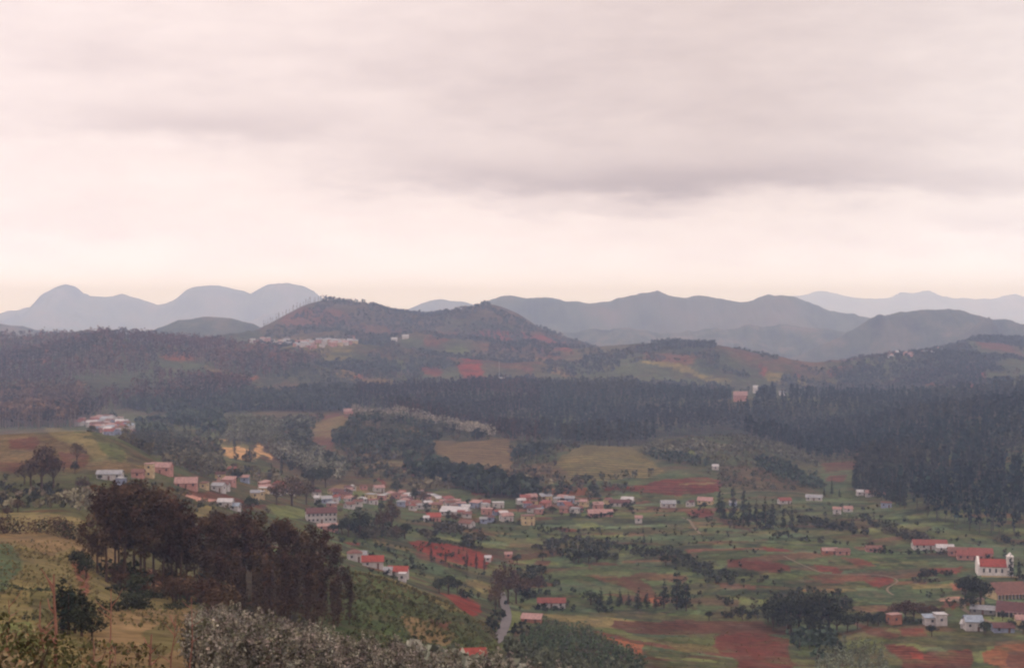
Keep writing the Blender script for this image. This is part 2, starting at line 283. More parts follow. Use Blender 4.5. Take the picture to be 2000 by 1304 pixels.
# (colour, outline, weight of field pattern, weight of crop rows)
PATCH = [
 ('olive', [(-900,980),(380,980),(420,1400),(-900,1400)], .05, 0),
 ('straw', [(-600,1000),(60,1000),(170,1020),(190,1060),(260,1120),(380,1160),(400,1400),(-600,1400)], 0, 0),
 ('tan', [(190,1188),(300,1185),(385,1190),(390,1400),(150,1400),(170,1240)], 0, 0),
 ('olive', [(60,1150),(150,1160),(160,1230),(70,1235)], 0, 0), ('olive', [(280,1230),(340,1215),(370,1260),(300,1290)], 0, 0), ('lime', [(-40,1225),(60,1215),(90,1260),(0,1290)], 0, 0),
 ('teal', [(-200,1040),(0,1052),(25,1065),(48,1100),(24,1130),(18,1150),(-10,1160),(-200,1180)], 0, 0),
 ('tan', [(-200,1038),(60,1040),(150,1050),(165,1060),(100,1085),(40,1062),(-200,1055)], 0, 0),
 ('straw', [(-200,1000),(60,998),(160,1012),(176,1040),(100,1022),(-200,1015)], 0, 0),
 ('pink', [(138,1092),(165,1098),(178,1125),(172,1165),(160,1168),(150,1120)], 0, .9),
 ('pink', [(262,1118),(300,1110),(328,1135),(325,1160),(290,1150)], .3, .2),
 ('tan', [(150,1060),(235,1060),(240,1110),(190,1120),(150,1090)], 0, 0),
 ('forest', [(380,1060),(690,1120),(700,1215),(600,1230),(400,1215)], 0, 0),
 ('olive', [(-600,930),(330,935),(400,960),(420,1000),(-600,1000)], .5, 0),
 ('brown', [(-600,838),(0,842),(170,840),(235,858),(300,895),(330,930),(-600,930)], .3, 0),
 ('tan', [(-500,850),(0,850),(60,845),(110,856),(160,878),(175,905),(150,925),(-500,925)], .1, .8),
 ('reddull', [(20,858),(70,852),(80,862),(60,880),(20,880)], 0, .6), ('reddull', [(110,880),(165,885),(160,910),(110,912)], .1, .3),
 ('reddull', [(-500,905),(50,905),(60,925),(-500,935)], .2, .2),
 ('straw', [(80,836),(180,842),(235,860),(250,892),(240,912),(185,905),(165,880),(110,855)], 0, .3),
 ('lime', [(195,858),(236,862),(246,888),(238,898),(205,890)], 0, 1),
 ('tan', [(170,895),(260,900),(300,905),(330,925),(200,918),(165,912)], 0, .6),
 ('olive', [(-500,925),(330,918),(380,940),(300,955),(-500,950)], .3, 0),
 ('brown', [(350,925),(600,955),(640,1000),(600,1010),(420,985),(340,970)], .5, 0),
 ('red', [(345,955),(420,960),(500,985),(560,985),(590,1000),(430,985),(360,970)], .3, 0),
 ('pinkpath', [(340,962),(390,970),(460,975),(455,980),(380,978)], 0, 0),
 ('straw', [(390,985),(425,990),(400,1010),(370,1005)], 0, 0),
 ('lime', [(520,985),(560,990),(620,1000),(610,1012),(545,1010)], 0, 0),
 ('brown', [(500,800),(700,800),(1000,860),(1000,960),(780,975),(600,950),(520,900)], .3, 0), ('dark', [(640,830),(700,815),(790,822),(880,842),(1000,868),(1080,880),(1010,905),(998,862),(842,862),(850,892),(740,895),(660,880)], .1, 0),
 ('olive', [(160,850),(330,820),(440,850),(500,900),(600,940),(600,960),(430,940),(330,900)], .4, 0),
 ('straw', [(430,858),(482,862),(498,880),(500,900),(440,892),(420,880)], .3, 0),
 ('sand', [(428,873),(470,870),(497,880),(495,897),(450,893)], 0, .2),
 ('sand', [(503,862),(512,866),(530,890),(528,897),(505,888)], 0, 0),
 ('sand', [(345,815),(365,817),(370,828),(352,826)], 0, 0), ('sand', [(412,812),(435,813),(433,819),(410,818)], 0, 0),
 ('sand', [(415,856),(455,856),(455,861),(418,860)], 0, 0), ('sand', [(290,843),(318,844),(316,848),(292,847)], 0, 0),
 ('teal', [(330,812),(400,812),(400,830),(330,826)], .4, 0), ('lime', [(340,850),(420,846),(430,862),(420,880),(350,872)], .3, 0),
 ('red', [(382,867),(398,866),(406,885),(388,884)], 0, 0),
 ('reddull', [(600,812),(660,806),(690,812),(680,824),(650,822)], 0, 0),
 ('tan', [(612,830),(660,812),(690,816),(665,828),(645,840),(650,880),(620,886),(600,860)], .2, 0),
 ('reddull', [(600,850),(650,855),(655,888),(620,888)], .2, 0),
 ('tan', [(640,950),(660,945),(700,955),(735,968),(700,975),(650,968)], 0, 0),
 ('lime', [(620,958),(690,960),(735,970),(720,985),(640,975)], .2, 0),
 ('tan', [(690,905),(760,900),(830,910),(850,925),(800,930),(720,915)], .3, 0),
 ('redhot', [(785,906),(810,910),(832,930),(825,934),(795,922)], 0, 0), ('red', [(733,934),(745,936),(748,952),(738,950)], 0, 0),
 ('green', [(780,960),(1000,950),(1300,965),(1330,985),(1240,1000),(1000,985),(800,985)], .7, 0),
 ('tan', [(843,863),(990,858),(996,880),(1000,925),(900,925),(848,885)], 0, .85),
 ('straw', [(1070,905),(1140,868),(1230,872),(1262,888),(1300,920),(1250,935),(1100,940),(1010,915)], .1, .75),
 ('brown', [(1000,915),(1080,905),(1110,930),(1060,945),(1000,935)], .3, .3),
 ('hill', [(1240,880),(1330,852),(1450,850),(1530,868),(1595,900),(1610,960),(1400,975),(1390,930),(1290,915)], .3, 0),
 ('lime', [(1340,866),(1352,870),(1372,890),(1376,897),(1352,888),(1345,878)], 0, 0),
 ('brown', [(1410,905),(1480,912),(1560,940),(1590,962),(1480,958),(1400,950)], .2, .2),
 ('red', [(1295,935),(1340,931),(1398,934),(1408,960),(1330,970),(1240,962),(1180,958),(1175,950),(1250,948)], 0, .5),
 ('straw', [(1320,947),(1390,940),(1395,943),(1325,950)], 0, 0),
 ('orange', [(1062,956),(1100,953),(1148,955),(1145,964),(1110,968),(1070,966)], 0, .2),
 ('red', [(920,960),(1000,963),(1000,968),(920,967)], 0, .2),
 ('reddull', [(1600,903),(1680,900),(1672,920),(1610,922)], .2, 0), ('teal', [(1600,920),(1660,920),(1656,955),(1605,960)], .3, 0),
 ('reddull', [(1615,928),(1655,927),(1655,938),(1620,938)], 0, 0),
 # valley floor
 ('green', [(640,1030),(1200,1000),(1680,975),(1780,990),(1900,1045),(2900,1060),(2900,1215),(1500,1215),(1000,1200),(900,1180),(700,1110)], .85, 0),
 ('lime', [(690,1110),(750,1120),(820,1150),(850,1175),(800,1170),(720,1140)], 0, 0),
 ('redhot', [(800,1056),(845,1057),(905,1068),(962,1088),(958,1110),(905,1102),(850,1090),(815,1076)], 0, .35),
 ('reddull', [(800,1075),(860,1092),(910,1110),(870,1106),(820,1092)], .2, 0),
 ('red', [(678,1060),(705,1061),(700,1067),(680,1066)], 0, 0),
 ('straw', [(900,1130),(950,1140),(965,1165),(935,1160),(905,1145)], .2, 0),
 ('teal', [(820,1105),(850,1098),(870,1108),(845,1125),(820,1118)], .2, 0),
 ('redhot', [(860,1156),(885,1159),(915,1166),(938,1178),(944,1192),(936,1202),(915,1199),(905,1182),(880,1166)], 0, 0),
 ('teal', [(1040,1095),(1100,1083),(1150,1090),(1090,1097)], .1, 0), ('reddull', [(1042,1095),(1075,1094),(1070,1105),(1045,1103)], .1, 0),
 ('reddull', [(1135,1098),(1190,1097),(1215,1103),(1160,1118)], .1, 0), ('teal', [(1150,1105),(1290,1100),(1300,1118),(1220,1128),(1160,1122)], .3, 0),
 ('reddull', [(1150,1122),(1185,1130),(1235,1124),(1262,1140),(1295,1165),(1270,1170),(1235,1152),(1180,1140)], .1, 0),
 ('teal', [(1080,1140),(1180,1135),(1230,1150),(1150,1160),(1090,1150)], .2, 0),
 ('orange', [(1270,1170),(1295,1168),(1310,1182),(1280,1186)], 0, 0),
 ('red', [(1072,1030),(1110,1032),(1150,1037),(1110,1038)], 0, 0),
 ('lime', [(1020,1050),(1060,1058),(1050,1062),(1020,1056)], 0, 0), ('teal', [(1180,1015),(1240,1012),(1320,1020),(1290,1040),(1200,1035)], .4, 0),
 ('red', [(1330,996),(1370,994),(1400,1000),(1392,1010),(1345,1006)], 0, 0), ('reddull', [(1380,1005),(1440,1018),(1480,1040),(1420,1022)], .2, 0),
 ('teal', [(1560,985),(1660,992),(1680,1010),(1600,1012),(1560,1000)], .4, 0), ('brown', [(1690,1005),(1760,1020),(1800,1050),(1730,1048),(1690,1020)], .4, 0),
 ('red', [(1422,1092),(1478,1090),(1540,1106),(1538,1118),(1480,1113),(1430,1106)], .1, .6),
 ('red', [(1480,1064),(1530,1070),(1550,1077),(1500,1076)], 0, .2),
 ('red', [(1580,1098),(1622,1103),(1645,1117),(1592,1116)], .1, 0), ('red', [(1635,1085),(1680,1089),(1712,1100),(1660,1099)], .1, 0),
 ('red', [(1680,1125),(1752,1126),(1742,1134),(1712,1150),(1690,1140)], 0, .2), ('red', [(1818,1107),(1885,1105),(1878,1118),(1830,1115)], 0, 0),
 ('reddull', [(1400,1135),(1480,1140),(1480,1150),(1410,1146)], .2, 0), ('reddull', [(1690,1048),(1760,1050),(1740,1066),(1690,1062)], .4, 0),
 ('straw', [(1768,1138),(1870,1136),(1870,1146),(1780,1147)], 0, 0), ('pink', [(1850,1138),(1880,1138),(1878,1150),(1860,1150)], 0, 0),
 ('teal', [(1870,1060),(1940,1066),(2500,1080),(2500,1105),(1960,1090),(1890,1075)], .1, 0),
 ('red', [(1840,1170),(1862,1172),(1858,1188),(1842,1182)], .1, 0),
 # near right
 ('olive', [(1000,1190),(1500,1205),(1560,1215),(2900,1215),(2900,1500),(900,1500),(960,1280)], .3, 0),
 ('lime', [(985,1190),(1020,1200),(1010,1225),(990,1262),(965,1268),(955,1258),(990,1225)], 0, 0),
 ('dark', [(1060,1225),(1150,1235),(1250,1290),(1270,1400),(1000,1400),(990,1270)], .1, 0),
 ('straw', [(1050,1200),(1200,1205),(1260,1212),(1200,1225),(1120,1222)], 0, 0),
 ('reddull', [(1200,1210),(1340,1208),(1470,1214),(1550,1240),(1500,1240),(1420,1238),(1300,1238),(1220,1232),(1190,1220)], .1, .7),
 ('lime', [(1300,1245),(1390,1240),(1400,1262),(1350,1280),(1300,1270)], .2, .9),
 ('red', [(1400,1240),(1460,1235),(1540,1250),(1552,1304),(1545,1400),(1460,1400),(1440,1290),(1390,1265)], .1, .6),
 ('reddull', [(1130,1225),(1200,1240),(1300,1262),(1440,1280),(1440,1286),(1300,1270),(1200,1248)], 0, 0),
 ('orange', [(1185,1246),(1255,1262),(1252,1280),(1225,1270)], 0, 0),
 ('brown', [(1250,1265),(1400,1285),(1440,1400),(1270,1400)], .4, .5),
 ('lime', [(1150,1222),(1200,1226),(1260,1246),(1300,1262),(1230,1250)], .1, .5), ('straw', [(1300,1262),(1345,1256),(1400,1262),(1410,1275),(1330,1276)], 0, .9),
 ('green', [(1560,1235),(1700,1235),(1740,1400),(1560,1400)], .5, 0),
 ('reddull', [(1650,1212),(1700,1225),(1760,1240),(1740,1246),(1690,1240)], .1, 0),
 ('red', [(1752,1226),(1800,1222),(1812,1240),(1760,1243)], .1, 0),
 ('red', [(1720,1258),(1780,1262),(1800,1275),(1890,1268),(1900,1290),(1890,1400),(1790,1400),(1760,1290)], .15, .6),
 ('redhot', [(1775,1275),(1800,1278),(1805,1290),(1780,1288)], .1, 0),
 ('orange', [(1912,1276),(1940,1262),(1985,1258),(2100,1262),(2100,1400),(1960,1304),(1925,1296)], .15, .1),
 ('reddull', [(1960,1275),(2060,1270),(2060,1400),(1970,1300)], .1, 0),
 ('pinkpath', [(1828,1168),(1860,1165),(1884,1170),(1886,1175),(1860,1170),(1830,1173)], 0, 0),
 # near centre slope
 ('green', [(640,1080),(700,1108),(800,1140),(880,1172),(955,1215),(960,1260),(930,1300),(900,1400),(600,1400),(620,1200)], .05, .25),
 ('straw', [(700,1112),(760,1125),(850,1160),(905,1192),(890,1196),(840,1170),(780,1138)], 0, 0),
 ('tan', [(780,1200),(860,1215),(900,1240),(880,1262),(820,1250)], 0, 0), ('reddull', [(840,1205),(885,1212),(880,1230),(850,1222)], 0, 0),
 ('redhot', [(815,1275),(830,1276),(832,1290),(818,1290)], 0, 0),
 # hills
 ('hillbrown', [(500,640),(560,605),(640,578),(760,596),(850,620),(860,660),(700,665),(520,668)], .1, 0),
 ('reddull', [(540,622),(590,600),(660,605),(690,620),(640,635),(560,640)], .1, 0),
 ('reddull', [(640,625),(760,635),(800,640),(780,655),(730,658),(680,640)], .2, 0),
 ('hillbrown', [(860,600),(950,588),(1020,610),(1060,645),(960,632),(880,620)], 0, 0),
 ('red', [(920,648),(960,645),(1040,650),(1110,672),(1125,690),(1100,688),(1040,668),(1000,670),(940,662)], .1, 0),
 ('reddull', [(820,660),(850,648),(905,644),(900,658),(850,675),(835,675)], .1, 0),
 ('lime', [(868,682),(900,675),(920,682),(900,690),(870,690)], .1, 0), ('lime', [(768,700),(792,698),(795,735),(775,735)], .2, 0),
 ('redhot', [(902,702),(920,695),(935,702),(945,725),(955,745),(905,748),(900,720)], .1, 0),
 ('red', [(828,712),(866,714),(862,736),(840,732),(822,724)], .1, 0), ('reddull', [(1000,705),(1035,712),(1052,742),(1030,735)], .2, 0),
 ('reddull', [(1040,668),(1085,690),(1100,705),(1070,700),(1045,685)], .1, 0),
 ('tan', [(1140,745),(1100,735),(1060,715),(1040,700),(1065,705),(1130,738)], .1, 0),
 ('reddull', [(1250,690),(1300,687),(1365,692),(1362,716),(1330,718),(1270,702)], .2, 0),
 ('straw', [(1250,702),(1330,716),(1390,735),(1450,745),(1400,748),(1330,728),(1260,710)], 0, 0),
 ('straw', [(1480,722),(1560,735),(1620,760),(1560,765),(1500,745)], .1, .2),
 ('red', [(1472,710),(1485,712),(1495,735),(1478,732)], 0, 0), ('reddull', [(1540,722),(1560,726),(1565,735),(1545,732)], 0, 0),
 ('red', [(1612,718),(1660,714),(1664,730),(1625,734)], .1, 0), ('reddull', [(1745,742),(1800,722),(1860,722),(1862,752),(1800,755)], .1, 0),
 ('red', [(1850,712),(1900,710),(1928,718),(1922,740),(1932,762),(1905,768),(1890,745),(1860,752),(1845,735)], .15, 0),
 ('reddull', [(1905,665),(1960,660),(2000,690),(1960,685),(1920,680)], .1, 0),
 ('straw', [(485,668),(560,662),(690,668),(690,684),(620,690),(560,684),(490,676)], .2, 0),
 ('orange', [(318,698),(345,686),(375,690),(385,702),(350,706),(325,706)], 0, 0), ('orange', [(74,697),(98,700),(96,709),(78,708)], 0, 0),
 ('tan', [(390,715),(440,722),(505,738),(470,742),(420,738)], .1, 0), ('orange', [(440,735),(505,734),(500,741),(450,742)], 0, 0),
 ('brown', [(490,755),(560,745),(600,755),(590,772),(510,770)], .1, 0), ('straw', [(600,750),(680,757),(700,765),(640,768)], .1, 0),
 ('tan', [(655,712),(690,715),(720,730),(770,745),(760,752),(700,745),(665,735)], .1, 0), ('orange', [(690,730),(722,728),(716,742),(698,742)], 0, 0),
 ('straw', [(620,688),(680,695),(690,705),(640,702)], .2, 0),
]
STRIPS = 800
def paint(X, Y, Z):
    u, v = project(X, Y, Z)
    n = len(X)
    wob = np.clip(Y/900, .3, 1.6)
    uw = u+fbm(X, Y, 60, 4, 41)*16+fbm(X, Y, 12, 3, 43)*5; vw = v+fbm(X, Y, 45, 4, 47)*6.5+fbm(X, Y, 9, 3, 49)*2.5
    t = np.clip((Y-1000)/1800, 0, 1)[:, None]
    col = C['green']*(1-t)+C['hill']*t
    farm = np.where(Y < 1500, .5, .25)*np.ones(n); rows = np.zeros(n)
    # broad mix of scrub, grass and bare ground
    b = fbm(X, Y, 240, 5, 61)[:, None]; b = np.clip(b*2.6, 0, .9); col = col*(1-b)+C['hillbrown']*b
    b = fbm(X, Y, 170, 5, 67)[:, None]; b = np.clip(b*2.8, 0, .9); col = col*(1-b)+C['dark']*.7*b
    far = Y > 2500
    b = (np.clip(fbm(X, Y, 260, 4, 71)-.16, 0, .25)*3)[:, None]*far[:, None]; col = col*(1-b)+C['reddull']*b
    for key, poly, fm, rw in PATCH:
        k = inpoly(uw, vw, poly)
        if k.any():
            keep = .22 if key in ('olive', 'green', 'hill', 'brown', 'hillbrown') else .08
            col[k] = col[k]*keep+C[key]*(1-keep); farm[k] = fm; rows[k] = rw
    # narrow strips and small plots, each lying where it was ploughed
    rs = np.random.RandomState(909)
    for k in range(STRIPS):
        Yc = rs.uniform(540, 1080); uc = rs.uniform(560, 2150); Xc = Yc*(uc-U0)/F
        w_ = rs.uniform(8, 36); d_ = rs.uniform(2.5, 9); an = rs.normal()*.25+.12
        m_ = (np.abs(X-Xc) < w_+d_) & (np.abs(Y-Yc) < w_+d_)
        if not m_.any(): continue
        dx, dy = X[m_]-Xc, Y[m_]-Yc; a_ = dx*math.cos(an)+dy*math.sin(an); b_ = -dx*math.sin(an)+dy*math.cos(an)
        wv = fbm(X[m_], Y[m_], 14, 2, 97)*3
        ins = (np.abs(a_+wv) < w_) & (np.abs(b_+wv*.5) < d_)
        key = ['green', 'teal', 'dark', 'olive', 'olive', 'lime', 'green', 'brown', 'dark', 'teal', 'reddull'][rs.randint(11)]; f_ = rs.uniform(.6, .95); t_ = rs.uniform(.55, 1.6)
        ix = np.nonzero(m_)[0][ins]; ix = ix[(farm[ix] > .25) | (farm[ix] == .12)]; farm[ix] = .12; col[ix] = col[ix]*(1-f_)+C[key]*t_*f_
    hb_ = (np.sin(Z*.55+fbm(X, Y, 120, 2, 91)*4) > .55) & (Y > 2450) & (fbm(X, Y, 220, 2, 95) > -.05)
    col[hb_] = col[hb_]*.45+C['dark']*.35
    g = 1+fbm(X, Y, 30, 4, 83)[:, None]*.28*np.array([1, .9, .8])
    col = col*g
    fk = np.clip((Y-2200)/400, 0, 1)[:, None]; mean = col.mean(1, keepdims=True)
    col = col*(1-fk)+np.clip(mean+(col-mean)*1.4, .002, 1)*(.62+.6*np.clip(fbm(X, Y, 130, 4, 77)[:, None]+.5, 0, 1))*fk
    return np.clip(col*np.array([.80, .74, .72]), 0, 1), farm, rows

def ground_material():
    m = bpy.data.materials.new('ground'); m.use_nodes = True; T = NT(m.node_tree); T.n.clear()
    col = T.node('ShaderNodeAttribute', attribute_name='Col').outputs['Color']
    farm = T.node('ShaderNodeAttribute', attribute_name='farm').outputs['Fac']
    rows = T.node('ShaderNodeAttribute', attribute_name='rows').outputs['Fac']
    pos = T.node('ShaderNodeNewGeometry').outputs['Position']
    mp = T.node('ShaderNodeMapping'); T.put(mp.inputs[0], pos); mp.inputs['Rotation'].default_value = (0, 0, .32); mp.inputs['Scale'].default_value = (1, 1.7, 0)
    warp = T.node('ShaderNodeVectorMath', operation='MULTIPLY_ADD')
    T.put(warp.inputs[0], T.noise(pos, .02, 3, .5, 1)); warp.inputs[1].default_value = (26, 26, 0); T.put(warp.inputs[2], mp.outputs[0])
    vo = T.node('ShaderNodeTexVoronoi', feature='F1'); T.put(vo.inputs['Vector'], warp.outputs[0]); vo.inputs['Scale'].default_value = .04
    sepc = T.node('ShaderNodeSeparateColor'); T.put(sepc.inputs[0], vo.outputs['Color'])
    cells = T.ramp(sepc.outputs[0], [(0, C['green']), (.16, C['teal']), (.30, C['olive']), (.42, C['dark']*.8), (.54, C['green']*.8), (.64, C['red']*.9),
        (.71, C['lime']), (.80, C['brown']), (.88, C['green']*1.3), (.95, C['tan'])], 'CONSTANT')
    cells = T.mix(1.0, cells, (.80, .74, .72), 'MULTIPLY')
    c = T.mix(T.m('MULTIPLY', farm, .85), col, cells)
    # strips inside each plot
    w = T.node('ShaderNodeTexWave', bands_direction='Y'); T.put(w.inputs['Vector'], warp.outputs[0]); w.inputs['Scale'].default_value = .045
    w.inputs['Distortion'].default_value = 5; w.inputs['Detail'].default_value = 2; w.inputs['Detail Scale'].default_value = .6
    c = T.mix(T.m('MULTIPLY', farm, T.m('MULTIPLY', w.outputs['Fac'], .45)), c, C['dark'])
    # edges: banks and weeds between plots
    ve = T.node('ShaderNodeTexVoronoi', feature='DISTANCE_TO_EDGE'); T.put(ve.inputs['Vector'], warp.outputs[0]); ve.inputs['Scale'].default_value = .04
    edge = T.m('SUBTRACT', 1.0, T.m('MULTIPLY', ve.outputs['Distance'], 16), clamp=True)
    c = T.mix(T.m('MULTIPLY', edge, T.m('MULTIPLY', farm, .75)), c, C['dark']*.8)
    # terrace risers follow the contours
    sz_ = T.node('ShaderNodeSeparateXYZ'); T.put(sz_.inputs[0], pos)
    zc_ = T.m('ADD', T.m('MULTIPLY', sz_.outputs[2], .62), T.m('MULTIPLY', T.noise(pos, .012, 3, .5), 2.5))
    ris = T.m('SUBTRACT', 1.0, T.m('MULTIPLY', T.m('ABSOLUTE', T.m('SUBTRACT', T.m('FRACT', zc_), .5)), 9.0), clamp=True)
    ris = T.m('MULTIPLY', ris, T.m('MULTIPLY', T.m('GREATER_THAN', T.noise(pos, .03, 2, .5), .47), .7))
    c = T.mix(T.m('MULTIPLY', ris, T.m('ADD', .25, farm), clamp=True), c, C['dark']*.6)
    # small plots inside the larger ones
    v3 = T.node('ShaderNodeTexVoronoi', feature='F1'); T.put(v3.inputs['Vector'], warp.outputs[0]); v3.inputs['Scale'].default_value = .12
    s3 = T.node('ShaderNodeSeparateColor'); T.put(s3.inputs[0], v3.outputs['Color'])
    tint = T.ramp(s3.outputs[1], [(0, (.62, .66, .6)), (.3, (1, 1, 1)), (.6, (1.15, 1.2, 1.0)), (.8, (1.25, .9, .8)), (.92, (.8, .8, .8))], 'CONSTANT')
    c = T.mix(T.m('MULTIPLY', farm, 1.0, clamp=True), c, T.mix(1.0, c, tint, 'MULTIPLY'))
    # crop rows and terrace risers
    w2 = T.node('ShaderNodeTexWave', bands_direction='Y'); 
    spy = T.node('ShaderNodeSeparateXYZ'); T.put(spy.inputs[0], pos); farf = T.m('SUBTRACT', 1.0, T.m('MULTIPLY', T.m('GREATER_THAN', spy.outputs[1], 1080.), .62))
    mv = T.node('ShaderNodeVectorMath', operation='SCALE'); T.put(mv.inputs[0], mp.outputs[0]); T.put(mv.inputs['Scale'], farf)
    T.put(w2.inputs['Vector'], mv.outputs[0]); w2.inputs['Scale'].default_value = .045
    w2.inputs['Distortion'].default_value = 3; w2.inputs['Detail'].default_value = 2; w2.inputs['Detail Scale'].default_value = .3
    dk = T.mix(1.0, c, (.22, .2, .2), 'MULTIPLY')
    c = T.mix(T.m('MULTIPLY', rows, T.m('POWER', w2.outputs['Fac'], 1.5)), c, dk)
    # tufts and clods
    n1 = T.noise(pos, .28, 7, .72); n2 = T.noise(pos, .06, 6, .66)
    k = T.m('ADD', T.m('MULTIPLY', T.m('SUBTRACT', n1, .5), 2.3), T.m('ADD', T.m('MULTIPLY', T.m('SUBTRACT', n2, .5), 1.9), 1.0))
    n3 = T.noise(pos, .09, 5, .7); c = T.mix(T.m('MULTIPLY', T.m('SUBTRACT', n3, .52, clamp=True), 3.5, clamp=True), c, C['hillbrown'])
    n4 = T.noise(pos, .05, 5, .7); c = T.mix(T.m('MULTIPLY', T.m('SUBTRACT', n4, .55, clamp=True), 4., clamp=True), c, C['olive'])
    sc = T.node('ShaderNodeVectorMath', operation='SCALE'); T.put(sc.inputs[0], c); T.put(sc.inputs['Scale'], T.m('MAXIMUM', k, .25))
    bs = T.node('ShaderNodeBsdfDiffuse'); T.put(bs.inputs[0], sc.outputs[0])
    T.l.new(bs.outputs[0], T.node('ShaderNodeOutputMaterial').inputs[0])
    return m
GROUND_M = ground_material()

# grid: fans out from behind the camera to beyond the last range
tt = np.concatenate([np.arange(-.66, -.40, .008), np.arange(-.40, .4001, .00115), np.arange(.408, .661, .008)])
ys = [-80.0]
while ys[-1] < 25500:
    y = ys[-1]; ys.append(y+(4 if y < 90 else max(.45, y*.0042) if y < 4300 else y*.03))
ys = np.array(ys)
TT, YY = np.meshgrid(tt, ys); XX = TT*(np.maximum(YY, 0)+130)
gx, gy = XX.ravel(), YY.ravel(); gzv = ground(gx, gy)
gcol, gfarm, grows = paint(gx, gy, gzv)
nr, nc = TT.shape; idx = np.arange(nr*nc).reshape(nr, nc)
quads = np.stack([idx[:-1, :-1], idx[:-1, 1:], idx[1:, 1:], idx[1:, :-1]], -1).reshape(-1, 4)
gme = np_mesh('ground', np.stack([gx, gy, gzv], 1), quads, GROUND_M, gcol, True, dict(farm=gfarm, rows=grows))
link(bpy.data.objects.new('ground', gme), kind='structure')
print('ground verts', len(gx))

# ------------------------------------------------------------------ far ranges
def hill_material(name, c1, c2, c3, sc):
    m = bpy.data.materials.new(name); m.use_nodes = True; T = NT(m.node_tree); T.n.clear()
    pos = T.node('ShaderNodeNewGeometry').outputs['Position']
    n = T.noise(pos, sc, 7, .62); n2 = T.noise(pos, sc*.3, 4, .6)
    c = T.ramp(n, [(.35, c1), (.5, c2), (.66, c3)])
    c = T.mix(T.m('MULTIPLY', T.m('SUBTRACT', n2, .52, clamp=True), 3., clamp=True), c, c3)
    bs = T.node('ShaderNodeBsdfDiffuse'); T.put(bs.inputs[0], c)
    T.l.new(bs.outputs[0], T.node('ShaderNodeOutputMaterial').inputs[0]); return m
HM = hill_material('wooded_hill', tuple(C['dark']*.45), tuple(C['hill']*.7), tuple(C['hillbrown']*1.2), .011)
HM2 = hill_material('mountain_side', tuple(C['dark']*.4), tuple(C['hill']*.9), tuple(C['hillbrown']*1.3), .0028)
def ridge(name, Y, sky, half, base_z, relief, seed, mat, nu=600, nt=110, rough=0.0):
    us = np.linspace(sky[0][0], sky[-1][0], nu)
    v = np.interp(us, [p[0] for p in sky], [p[1] for p in sky]); v = _smooth(v, max(1, nu//300))
    X0 = (us-U0)*Y/F; zc = ZC-Y*(v-VH)/F
    zc = zc+fbm(us, us*0, 34, 4, seed)*rough
    t = np.linspace(-1, 1, nt)
    X = np.repeat(X0[None], nt, 0); T_ = np.repeat(t[:, None], nu, 1)
    Yg = Y+T_*half+fbm(X, T_*0, half*.9, 2, seed+5)*half*.25*(np.abs(T_) > 0)*np.minimum(1, np.abs(T_)*3)
    prof = (1-np.abs(T_)**1.25)
    prof = prof*.75+.25*(1-np.abs(T_))**2
    z = base_z+(zc[None]-base_z)*prof
    amp = relief*np.minimum(1, np.abs(T_)*4)*np.minimum(1, (1-np.abs(T_))*6)
    z = z+amp*(fbm(X+Yg*.35, Yg*.8, half*.55, 6, seed+9, True)-.62)*1.4
    gi = np.arange(nt*nu).reshape(nt, nu)
    q = np.stack([gi[:-1, :-1], gi[:-1, 1:], gi[1:, 1:], gi[1:, :-1]], -1).reshape(-1, 4)
    me = np_mesh(name, np.stack([X.ravel(), Yg.ravel(), z.ravel()], 1), q, mat, None, True)
    return link(bpy.data.objects.new(name, me), kind='structure')
ridge('hill', 4700, [(250,672),(280,655),(310,640),(350,624),(400,617),(440,618),(480,626),(520,640),(560,665),(600,690)], 650, BASE_Z-5, 30, 5, HM, rough=5)
ridge('hill', 5300, [(-400,660),(-200,640),(-60,634),(0,631),(45,635),(80,644),(120,655),(200,680),(300,710)], 800, BASE_Z-5, 30, 15, HM, rough=6)
ridge('hill', 5000, [(1480,720),(1560,690),(1620,662),(1680,632),(1720,612),(1760,603),(1800,600),(1860,604),(1900,609),(1950,620),(2000,630),(2100,650),(2300,690)], 800, BASE_Z-5, 150, 25, HM, rough=12)
ridge('hill', 5700, [(900,690),(1000,668),(1100,650),(1200,640),(1300,648),(1400,640),(1500,632),(1600,640),(1700,655),(1800,680)], 900, BASE_Z-5, 110, 29, HM, rough=14)
ridge('mountain', 6900, [(880,660),(920,600),(950,584),(975,579),(1000,578),(1040,581),(1075,580),(1110,585),(1160,587),(1190,583),(1230,574),(1255,569),(1285,568),(1305,576),(1340,578),(1380,577),(1410,584),(1445,592),(1470,585),(1500,576),(1525,573),(1560,578),(1590,590),(1620,602),(1660,612),(1700,622),(1800,645),(1900,670)],
      1400, BASE_Z-5, 150, 35, HM2, 600, 110, rough=16)
ridge('mountain', 11500, [(740,640),(790,605),(825,590),(840,585),(860,583),(880,587),(905,588),(940,600),(980,625)], 1000, BASE_Z-5, 60, 45, HM2, 200, rough=10)
ridge('mountain', 13200, [(-700,600),(-400,590),(-200,600),(-60,618),(0,614),(20,606),(45,603),(75,598),(82,585),(95,569),(110,560),(130,554),(145,557),(158,571),(170,576),(205,578),(225,576),(238,573),(255,579),(280,588),(305,593),(325,591),(345,580),(365,566),(385,558),(410,554),(430,556),(450,561),(475,570),(490,574),(505,563),(525,553),(545,549),(565,549),(590,556),(610,569),(640,588),(700,610),(800,640)],
      2300, BASE_Z-5, 190, 55, HM2, 900, 110, rough=20)
